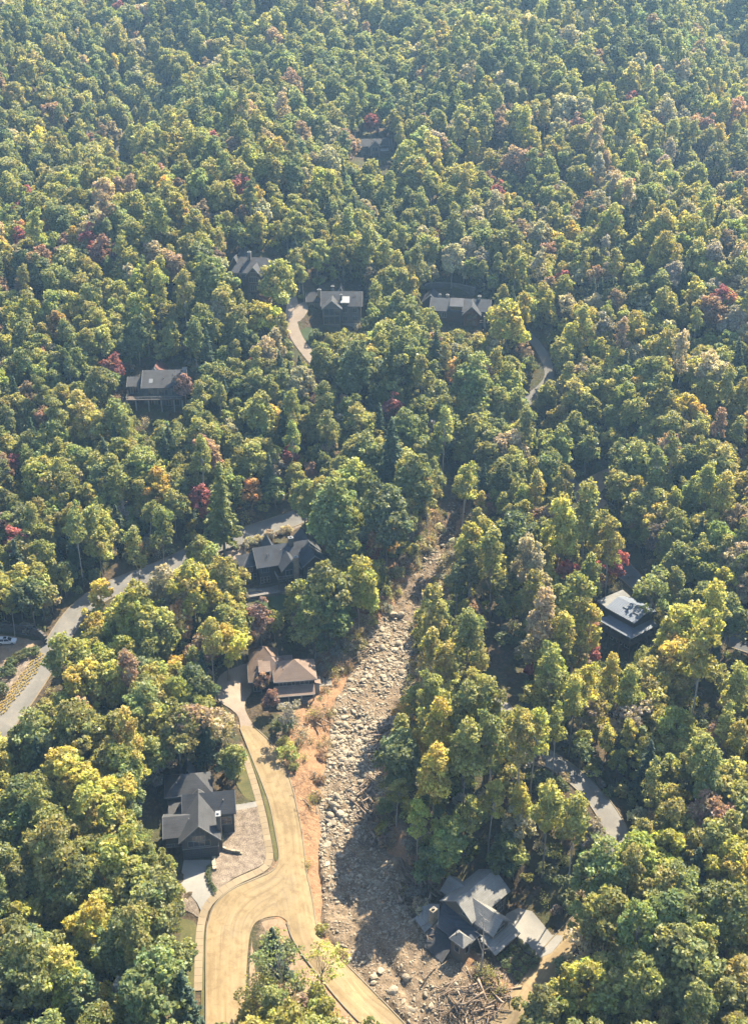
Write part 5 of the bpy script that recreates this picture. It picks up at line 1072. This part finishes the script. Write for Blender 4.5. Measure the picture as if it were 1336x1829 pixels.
# undergrowth
def pick_under(x, y):
    n = len(x); pi = rng.choice(KI['shrub'] + KI['shrub'] + KI['brush'] + KI['small'][:1], n); names = ['green', 'olive', 'deep', 'tan', 'russet', 'grey', 'lime']
    return pi, [vary(TINT[names[int(rng.choice(7, p=[.27, .22, .2, .1, .08, .08, .05]))]], .2) for _ in range(n)]
out = fill(16000, lambda x, y: 2.2, pick_under, 118, 420, side, .10, .9, (.6, 1.5), False)
U_ = np.array([[o[0], o[1]] for o in out])
wood('undergrowth', 'low bushes and brush on the forest floor', 'undergrowth', np.column_stack([U_, h0(U_[:, 0], U_[:, 1])]), [o[2] for o in out], np.column_stack([np.zeros((len(out), 2)), g.uniform(0, 6.28, len(out))]), np.repeat(np.array([o[3] for o in out])[:, None], 3, 1), [o[4] for o in out])
# broken brush along both banks of the slide
g2 = np.random.default_rng(19); yb = g2.uniform(140, 300, 2600); sd_ = np.where(g2.random(2600) < .45, -1, 1); eb = np.abs(g2.normal(size=2600)) * 4.0 - .6
xb = np.interp(yb, CY, CX) + sd_ * (np.interp(yb, CY, CW) + eb); okb = (road_dist(xb, yb) > 1.0) & (vnoise(xb, yb, 6, 71) > -.25) & ((sd_ > 0) | (yb > 235) | (g2.random(2600) < .22))
for c, r in zip(HC, HR): okb &= np.hypot(xb - c[0], yb - c[1]) > r * .8
xb, yb = xb[okb], yb[okb]; nb = len(xb); kb = g2.choice(KI['brush'] * 5 + KI['shrub'][:1], nb)
wood('bank_brush', 'splintered brush and broken saplings along the banks of the slide', 'brush', np.column_stack([xb, yb, h0(xb, yb)]), kb, np.column_stack([g2.normal(size=(nb, 2)) * .5, g2.uniform(0, 6.28, nb)]), np.repeat(g2.uniform(.45, 1.15, nb)[:, None], 3, 1), np.array([vary(TINT[['russet', 'tan', 'grey', 'olive'][int(i)]], .2) for i in g2.integers(0, 4, nb)]))
# ------------------------------------------------------------------ haze
hz = MB().box(-800, 800, -300, 1110, -16, 345).mesh('haze', None)
hm = bpy.data.materials.new('haze'); hm.use_nodes = True; nt = hm.node_tree; nt.nodes.clear(); ho = _n(nt, 'ShaderNodeOutputMaterial'); pv = _n(nt, 'ShaderNodeVolumePrincipled')
pv.inputs['Color'].default_value = (.40, .68, 1.0, 1); pv.inputs['Density'].default_value = .00013; pv.inputs['Anisotropy'].default_value = .25
nt.links.new(pv.outputs[0], ho.inputs['Volume']); hz.materials.append(hm)
tag(link('haze', hz), kind='stuff')
# ------------------------------------------------------------------ stones of the debris flow
def rock_mesh(seed, mat='stone', flat=.62):
    g = np.random.default_rng(seed); bm = bmesh.new(); bmesh.ops.create_icosphere(bm, subdivisions=2, radius=1.0)
    pl = unit(9, g); dd = g.uniform(.62, .95, 9); sc = np.array([1.0, g.uniform(.6, .9), flat * g.uniform(.75, 1.1)])
    for v in bm.verts:
        p = np.array(v.co)
        for n, d in zip(pl, dd):
            e = p @ n
            if e > d: p = p - n * (e - d)
        v.co = p * sc
    bmesh.ops.dissolve_limit(bm, angle_limit=.06, verts=bm.verts, edges=bm.edges); bmesh.ops.triangulate(bm, faces=bm.faces)
    me = bpy.data.meshes.new('stone'); bm.to_mesh(me); bm.free(); me.materials.append(M[mat]); return me
ROCKS = [rock_mesh(s) for s in range(6)] + [rock_mesh(s, flat=.38) for s in range(6, 9)]
rock_col = bpy.data.collections.new('stone_kinds')
for i, m in enumerate(ROCKS): rock_col.objects.link(bpy.data.objects.new('loose_stone_%02d' % i, m))
g = np.random.default_rng(77)
def bed_spots(n, y0=134, y1=305, u=.88):
    yy = g.uniform(y0, y1, 3 * n); yy = yy[g.random(3 * n) < np.interp(yy, CY, CW) / 13.0][:n]; n = len(yy); return np.interp(yy, CY, CX) + g.uniform(-u, u, n) * np.interp(yy, CY, CW), yy
big = [(597, 1443, 1.7), (588, 1432, .8), (703, 1099, 1.5), (716, 1099, 1.4), (684, 1159, 1.1), (695, 1182, .9), (700, 1150, .8), (640, 1290, .9), (628, 1218, .9), (632, 1270, .9), (655, 1212, .8), (690, 1120, .8), (800, 985, 1.0), (790, 1005, 1.1), (783, 1020, .9), (786, 1000, .8), (775, 1030, .8), (812, 978, .8), (700, 1770, 1.3), (725, 1745, 1.0), (680, 1735, .9), (760, 1775, .9), (720, 1790, .8), (770, 1800, .7), (650, 1720, .7), (668, 1755, .8), (735, 1805, .9), (640, 1705, .6), (612, 1690, .6), (590, 1420, .6)]
S = []
for (a, b, r) in big:
    x, y, z = spot(a, b); S.append((x, y, r))
x, y = bed_spots(14000); _k = g.random(len(x)) < np.where(y > 284, .22, 1.0); x, y = x[_k], y[_k]
w = g.lognormal(-1.60, .52, len(x)); _d = np.clip(vnoise(x, y, 9, 51) * 1.2 + .45, 0, 1.3); w *= .55 + .7 * _d
o = np.argsort(-w); x, y, w = x[o], y[o], np.clip(w[o], .07, 1.15); ok = road_dist(x, y) > .8; x, y, w = x[ok], y[ok], w[ok]
n1 = 300 - len(S)
for i in range(n1): S.append((x[i], y[i], w[i]))
for (a, b, r) in S:
    o = link('stone', ROCKS[int(g.integers(0, len(ROCKS)))], debris); o.location = (a, b, float(bedz(a, b)) + r * .16); o.rotation_euler = (g.normal() * .25, g.normal() * .25, g.uniform(0, 6.28)); o.scale = (r, r * g.uniform(.8, 1.1), r * g.uniform(.75, 1.1))
x, y, w = x[n1:], y[n1:], w[n1:]; n = len(x)
so = wood('loose_stones', None, None, np.column_stack([x, y, bedz(x, y) + w * .15]), g.integers(0, len(ROCKS), n), np.column_stack([g.normal(size=n) * .35, g.normal(size=n) * .35, g.uniform(0, 6.28, n)]), np.column_stack([w, w * .9, w * .9]), np.full((n, 3), .4), rock_col)
so.parent = debris
# ------------------------------------------------------------------ fallen timber
def log_mesh(seed, L=1.0, r=.035):
    q = np.random.default_rng(seed); mb = MB(); b1, b2 = q.normal(size=2) * .03, q.normal(size=2) * .02
    P = [(b1[0] * math.sin(t * 3.1), b1[1] * math.sin(t * 3.1), (t - .5) * L) for t in np.linspace(0, 1, 6)]; mb.tube(P, [r * 1.5, r * 1.08, r, r * .9, r * .75, r * .5], 7)
    for k in range(3):
        t = q.uniform(.35, .95); a = q.uniform(0, 6.28); l = q.uniform(.06, .16); p = Vector((b1[0] * math.sin(t * 3.1), b1[1] * math.sin(t * 3.1), (t - .5) * L)); mb.tube([p, p + Vector((math.cos(a) * l, math.sin(a) * l, l * .8))], [r * .35, r * .12], 4)
    if seed % 2 == 0:
        for k in range(6):
            a = k * 1.05 + q.normal() * .2; p = Vector(P[0]); mb.tube([p, p + Vector((math.cos(a) * .06, math.sin(a) * .06, -.035))], [r * .6, r * .15], 4)
    return mb.mesh('log', 'log', True)
LOGS = [log_mesh(s) for s in range(7)]
def lay(parent, x, y, z, L, yaw, pitch, name='log'):
    o = link(name, LOGS[int(g.integers(0, 7))], parent); o.rotation_euler = Vector((math.cos(yaw) * math.cos(pitch), math.sin(yaw) * math.cos(pitch), math.sin(pitch))).to_track_quat('Z', 'Y').to_euler(); k_ = g.uniform(.75, 1.5); o.scale = (L * k_ * .8, L * k_ * .8, L); o.location = (x, y, z); return o
def twigs(parent, cx, cy, rx, ry, ang, n, hmax, r=.035, Lr=(.8, 2.6), land=None):
    mb = MB(); land = land or h0
    for i in range(n):
        a, d = g.uniform(0, 6.28), math.sqrt(g.random()); u, v = math.cos(a) * d * rx, math.sin(a) * d * ry; x = cx + u * math.cos(ang) - v * math.sin(ang); y = cy + u * math.sin(ang) + v * math.cos(ang)
        z = float(land(x, y)) + g.random() * hmax * (1.1 - d); L = g.uniform(*Lr) / 2; yw = g.uniform(0, 6.28); pt = g.normal() * .35; e = Vector((math.cos(yw) * math.cos(pt), math.sin(yw) * math.cos(pt), math.sin(pt))) * L; m = Vector((g.normal(), g.normal(), g.normal())) * .12 * L
        p = Vector((x, y, z)); mb.tube([p - e, p + m, p + e], [r, r * .8, r * .3], 4, False)
    o = mb.build('brushwood', 'log', None, True); o.parent = parent; o['kind'] = 'stuff'; o.matrix_parent_inverse = Matrix.Translation(-parent.location); return o
def pile(label, px, py, rx, ry, ang, n, hmax, nt_, Lr=(2.5, 6.5), yaw=None, spread=.7):
    x0, y0, z0 = spot(px, py); root = thing('log_pile', label, 'log pile', (x0, y0, z0)); ang = R(ang)
    for i in range(n):
        a, d = g.uniform(0, 6.28), math.sqrt(g.random()); u, v = math.cos(a) * d * rx, math.sin(a) * d * ry; dx = u * math.cos(ang) - v * math.sin(ang); dy = u * math.sin(ang) + v * math.cos(ang)
        L = g.uniform(*Lr); lay(root, dx, dy, float(h0(x0 + dx, y0 + dy)) - z0 + .25 + g.random() * hmax * (1.05 - d), L, (R(yaw) + g.normal() * spread) if yaw is not None else g.uniform(0, 6.28), g.normal() * .16)
    if nt_: twigs(root, x0, y0, rx * 1.15, ry * 1.2, ang, nt_, hmax + .3)
    return root
pile('big tangle of broken logs and roots below the wrecked house', 845, 1785, 7.0, 5.6, 20, 95, 2.0, 260, (2.0, 5.0))
pile('dark log jam against the trees above the wrecked house', 752, 1580, 4.5, 6.0, 60, 70, 2.0, 260, (3, 6.5), 110, .5)
pile('log jam piled along the right bank midway down the slide', 664, 1440, 4.5, 9.5, 10, 85, 2.2, 330, (2.5, 7), 100, .6)
pile('tangle of grey branches beside the dark green tree on the right bank', 700, 1312, 7.0, 3.6, 35, 60, 1.8, 260, (2.5, 6), 30, .6)
pile('long fallen trunks across the left bank of the slide', 640, 1165, 6.0, 2.4, 30, 13, .5, 60, (3.5, 8.5), 32, .25)
pile('scattered snapped trunks below the brown-roofed porch house', 573, 1262, 3.4, 6.0, 0, 14, .5, 150, (2, 5), 60, .7)
pile('dark tangle of trunks near the head of the slide', 760, 1055, 5.0, 4.0, 0, 26, 1.2, 120, (2.5, 6))
pile('splintered brush on the clay bank beside the dusty road', 545, 1420, 2.6, 11.0, 8, 9, .3, 230, (1.5, 3.5))
for lb, a, b, L, yw in (('single pale log lying on sand below the wrecked house', 768, 1742, 4.0, 48), ('pale snapped log sticking out of the log jam by the big slab', 658, 1432, 5.0, -35), ('long bare trunk lying across the dark upper channel', 775, 1060, 8.0, -35), ('grey log lying on the bank near the porch corner', 566, 1252, 4.2, 40)):
    x, y, z = spot(a, b); o = lay(None, x, y, max(z, float(bedz(np.array(x), np.array(y)))) + .35, L, R(yw), .06, 'fallen_log'); tag(o, lb, 'log')
# dead standing tree in front of the wrecked house
x, y, z = spot(858, 1742); d = bare(901, 17, 2.2, 14, .17); root = thing('dead_tree', 'bare dead tree standing in front of the wrecked house', 'tree', (x, y, z)); root.rotation_euler = (0, R(2.5), 1.0)
d[4].build('trunk', 'pale_bark', root, True)
# ------------------------------------------------------------------ low walls, car, shrubs, small things
def garden_wall(label, path, h, w=.45, mat='stone', L=.9, below=.6):
    P = resample(pts(*path), L); N = normals2(P); x0, y0 = P[0]; z0 = float(h0(x0, y0)); root = thing('garden_wall', label, 'wall', (x0, y0, z0)); rows = max(1, int(round((h + below) / .5)))
    hh = (h + below) / rows; mb = MB() if len(P) * rows > 90 else None
    for i in range(len(P) - 1):
        for c in range(rows):
            k = (P[i + 1] - P[i]) * (.4 if c % 2 else 0); a, b = P[i] + k - P[0], P[i + 1] + k - P[0]; t = (b - a) * .03; e = .04 * g.normal(); z1 = float(h0(*P[i])) - z0 - below + (c + 1) * hh + (.05 * g.normal() if c == rows - 1 else 0); n = N[i]
            qd = [(*(a + t + n * (-w / 2 + e)), z1), (*(b - t + n * (-w / 2 + e)), z1), (*(b - t + n * (w / 2)), z1), (*(a + t + n * (w / 2)), z1)]
            (mb or MB()).slab(qd, hh - .03) if mb else MB().slab(qd, hh - .03).build('stone', mat, root)
    if mb: o = mb.build('stone_courses', mat, root); o['kind'] = 'stuff'
    return root
garden_wall('dark boulder retaining wall behind the white car', [(-60, 1118), (0, 1126), (40, 1132), (70, 1138), (83, 1150)], 2.4, .7, 'dark_stone', 1.0)
garden_wall('low pale stone wall crossing the mulch bed by the grey house', [(390, 1514), (405, 1520), (430, 1525)], .8)
garden_wall('short row of pale stones beside the concrete driveway', [(383, 1530), (382, 1542), (384, 1553)], .6, .7)
garden_wall('low pale stone wall on the lawn below the dark stone-chimney house', [(443, 1057), (462, 1058), (476, 1062), (513, 1061)], .6)
garden_wall('curved low wall behind the brown-roofed porch house', [(553, 1166), (572, 1172), (586, 1184), (592, 1196)], 1.0)
garden_wall('low stone edging along the drive to the dark house', [(392, 988), (430, 976), (468, 970)], .7, .5, 'dark_stone')
garden_wall('stone wall above the curved shaded road', [(1045, 1385), (1062, 1392), (1078, 1412)], 1.4, .8, 'dark_stone')
# white car
x, y, z = spot(14, 1149)
car = thing('parked_car', 'white car parked beside the dark boulder retaining wall', 'car', (x, y, z + .06), 184)
prof = [(-2.3, .35), (-2.32, .72), (-2.2, .95), (-1.1, 1.02), (2.15, 1.02), (2.28, .85), (2.3, .38), (1.9, .28), (-1.9, .28)]
body = MB().prism(prof, -.92, .92, 'x'); body.v = [(b, a, c) for a, b, c in body.v]; bo = body.build('body', 'white_paint', car)
bv = bo.modifiers.new('bevel', 'BEVEL'); bv.width = .09; bv.segments = 3
cab = MB().add([(-1.15, -.86, 1.0), (2.1, -.86, 1.0), (2.1, .86, 1.0), (-1.15, .86, 1.0), (-.35, -.66, 1.58), (1.75, -.66, 1.58), (1.75, .66, 1.58), (-.35, .66, 1.58)], [(0, 3, 2, 1), (4, 5, 6, 7), (0, 1, 5, 4), (1, 2, 6, 5), (2, 3, 7, 6), (3, 0, 4, 7)]).build('cabin', 'glass', car)
bv = cab.modifiers.new('bevel', 'BEVEL'); bv.width = .08; bv.segments = 3
ro = MB().box(-.32, 1.72, -.66, .66, 1.57, 1.66).build('roof', 'white_paint', car); bv = ro.modifiers.new('bevel', 'BEVEL'); bv.width = .04; bv.segments = 2
MB().box(.0, .8, -.45, .45, 1.662, 1.672).build('sunroof', 'glass', car)
for sy in (-1, 1):
    for (xa, xb) in ((-1.12, -.33), (.62, .62), (2.08, 1.73)):
        MB().tube([(xa, sy * .865, 1.0), (xb, sy * .675, 1.58)], [.05, .05], 5).build('pillar', 'white_paint', car)
    MB().tube([(-.2, sy * .6, 1.70), (1.6, sy * .6, 1.70)], [.025, .025], 5).build('roof_rail', 'alloy', car)
    MB().box(-1.05, -.85, sy * 1.0 - .1, sy * 1.0 + .1, 1.02, 1.16).build('mirror', 'white_paint', car)
    MB().box(-2.335, -2.2, sy * .68 - .18, sy * .68 + .18, .72, .88).build('headlight', 'lamp_glass', car); MB().box(2.2, 2.31, sy * .72 - .14, sy * .72 + .14, .72, .95).build('tail_light', 'red_lamp', car)
    for wx in (-1.42, 1.40):
        wh = MB().tube([(wx, sy * .93 - .11, .34), (wx, sy * .93 + .11, .34)], [.34, .34], 18).build('wheel', 'rubber', car, True); MB().tube([(wx, sy * .95 - .115, .34), (wx, sy * .95 + .115, .34)], [.21, .21], 12).build('rim', 'alloy', wh)
# ornamental grass terrace
poly = pts((70, 1166), (86, 1172), (62, 1210), (30, 1250), (8, 1276), (-15, 1290), (-20, 1268), (18, 1232), (45, 1198)); n = 0; V, F, K = [], [], []
ax = np.array([math.cos(R(52)), math.sin(R(52))]); bx_ = np.array([-ax[1], ax[0]]); c0 = poly.mean(0)
GP = []
for i in range(-40, 41):
    for j in range(-16, 17):
        p = c0 + ax * (i * .72 + (j % 2) * .36) + bx_ * j * .78 + g.normal(size=2) * .08
        if inside(poly, np.array([p[0]]), np.array([p[1]]))[0]: GP.append(p)
GP = np.array(GP)
for p in GP:
    z = float(h0(*p)); hgt = g.uniform(.45, .7)
    for k in range(26):
        a = g.uniform(0, 6.28); l = g.uniform(.15, .36); d = np.array([math.cos(a), math.sin(a)]); s_ = np.array([-d[1], d[0]]) * .035; b0 = np.array([*(p + d * .04), z]); m = np.array([*(p + d * l * .6), z + hgt * g.uniform(.75, 1)]); e = np.array([*(p + d * l), z + hgt * g.uniform(.45, .8)])
        o = len(V); V += [b0 - [*s_, 0], b0 + [*s_, 0], m + [*s_, 0], m - [*s_, 0], e + [*(s_ * .3), 0], e - [*(s_ * .3), 0]]; F += [(o, o + 1, o + 2, o + 3), (o + 3, o + 2, o + 4, o + 5)]; v = g.uniform(.7, 1.3); K += [(v, .5)] * 2
me = np_mesh('ornamental_grass', np.array(V), np.array(F), ['leaf']); put_v(me, np.array(K)); o = tag(link('ornamental_grass', me), 'rows of yellow ornamental grass tufts on the bank beside the left hill road', 'grass', kind='stuff'); o['tint'] = (.42, .32, .06)
# clipped shrubs
NTH = ['first', 'second', 'third', 'fourth', 'fifth', 'sixth', 'seventh', 'eighth', 'ninth', 'tenth']
def shrub(px, py, s, tint, label, group, name='garden_shrub'):
    x, y, z = spot(px, py); pi = int(rng.choice(KI['shrub'])); r = thing(name, label, 'shrub', (x, y, z), g.uniform(0, 360), group); r.scale = (s, s, s); c = link('foliage', PROTO[pi][4], r); c['tint'] = vary(TINT[tint], .1); link('stem', PROTO[pi][5], r)
for i, (a, b, s) in enumerate([(66, 1168, .8), (56, 1170, .9), (46, 1173, .8), (36, 1178, .9), (28, 1185, .8), (20, 1193, 1.0), (26, 1204, .7), (12, 1208, 1.1), (4, 1240, 1.2)]): shrub(a, b, s, 'deep', ['round dark shrub nearest the left hill road, edge of parking court', 'second dark shrub from the road along the parking court', 'third dark shrub from the road along the parking court', 'fourth dark shrub from the road along the parking court', 'fifth dark shrub from the road along the parking court', 'round dark shrub at the inner end of the parking court hedge', 'smallest dark shrub beside the yellow grass terrace', 'pale-topped shrub below the parking court hedge', 'large dark shrub left of the yellow grass terrace'][i], 'shrubs by the parking court')
for i in range(9):
    t = i / 8; shrub(374.5 + 9 * t ** 2 - 3 * math.sin(3.1 * t), 1550 + 42 * t, .35, 'deep', f'{NTH[i]} small dark shrub from the garage in the row edging the concrete driveway', 'shrubs edging the concrete driveway')
for i in range(6): shrub(398 - i * .4, 1462 + i * 8.5, .38, 'deep', f'{NTH[i]} small dark shrub from the footpath, against the grey house wall', 'shrubs in the mulch bed')
for i, (a, b) in enumerate([(928, 1688), (940, 1697), (951, 1706), (958, 1718), (915, 1697), (927, 1706), (938, 1716), (948, 1727), (905, 1706), (915, 1716), (926, 1725), (936, 1736), (893, 1714), (903, 1726), (913, 1736), (925, 1746)]): shrub(a, b, g.uniform(.4, .6), 'deep' if g.random() < .6 else 'green', f'{NTH[i % 4]} low shrub from the wreck in the {NTH[i // 4]} row above the log tangle' if i // 4 < 3 else f'{NTH[i % 4]} low shrub from the wreck in the row nearest the log tangle', 'shrubs planted beside the wrecked house')
for i, (a, b) in enumerate([(425, 982), (440, 978), (455, 974), (470, 968), (485, 962), (500, 955), (512, 950), (462, 966), (480, 956), (448, 970)]): shrub(a, b, g.uniform(.6, .9), 'grey' if g.random() < .6 else 'tan', (f'{NTH[i]} greyish shrub from the left along the bank above the dark house' if i < 7 else f'{NTH[i - 7]} greyish shrub of the upper row beside the left hill road'), 'shrubs on the bank above the dark house')
# small things
x, y, z = spot(1122, 996); MBp = MB().tube([(0, 0, -.4), (0, 0, 1.5)], [.09, .09], 8); o = thing('marker_post', 'white marker post beside the valley road', 'post', (x, y, z)); MBp.build('post', 'white_plastic', o); MB().tube([(0, 0, 1.5), (0, 0, 1.62)], [.11, .05], 8).build('cap', 'white_plastic', o)
for lb, a, b, s in (('pale boulder at the left edge of the tan turnout', 1019, 868, .9), ('dark boulder on the tan turnout, upper one', 1050, 870, 1.1), ('dark boulder on the tan turnout, rightmost', 1068, 884, .9)):
    x, y, z = spot(a, b); o = link('boulder', rock_mesh(60 + int(a), 'stone' if 'pale' in lb else 'dark_stone', .8)); o.location = (x, y, z + .4); o.scale = (s, s, s); tag(o, lb, 'boulder')
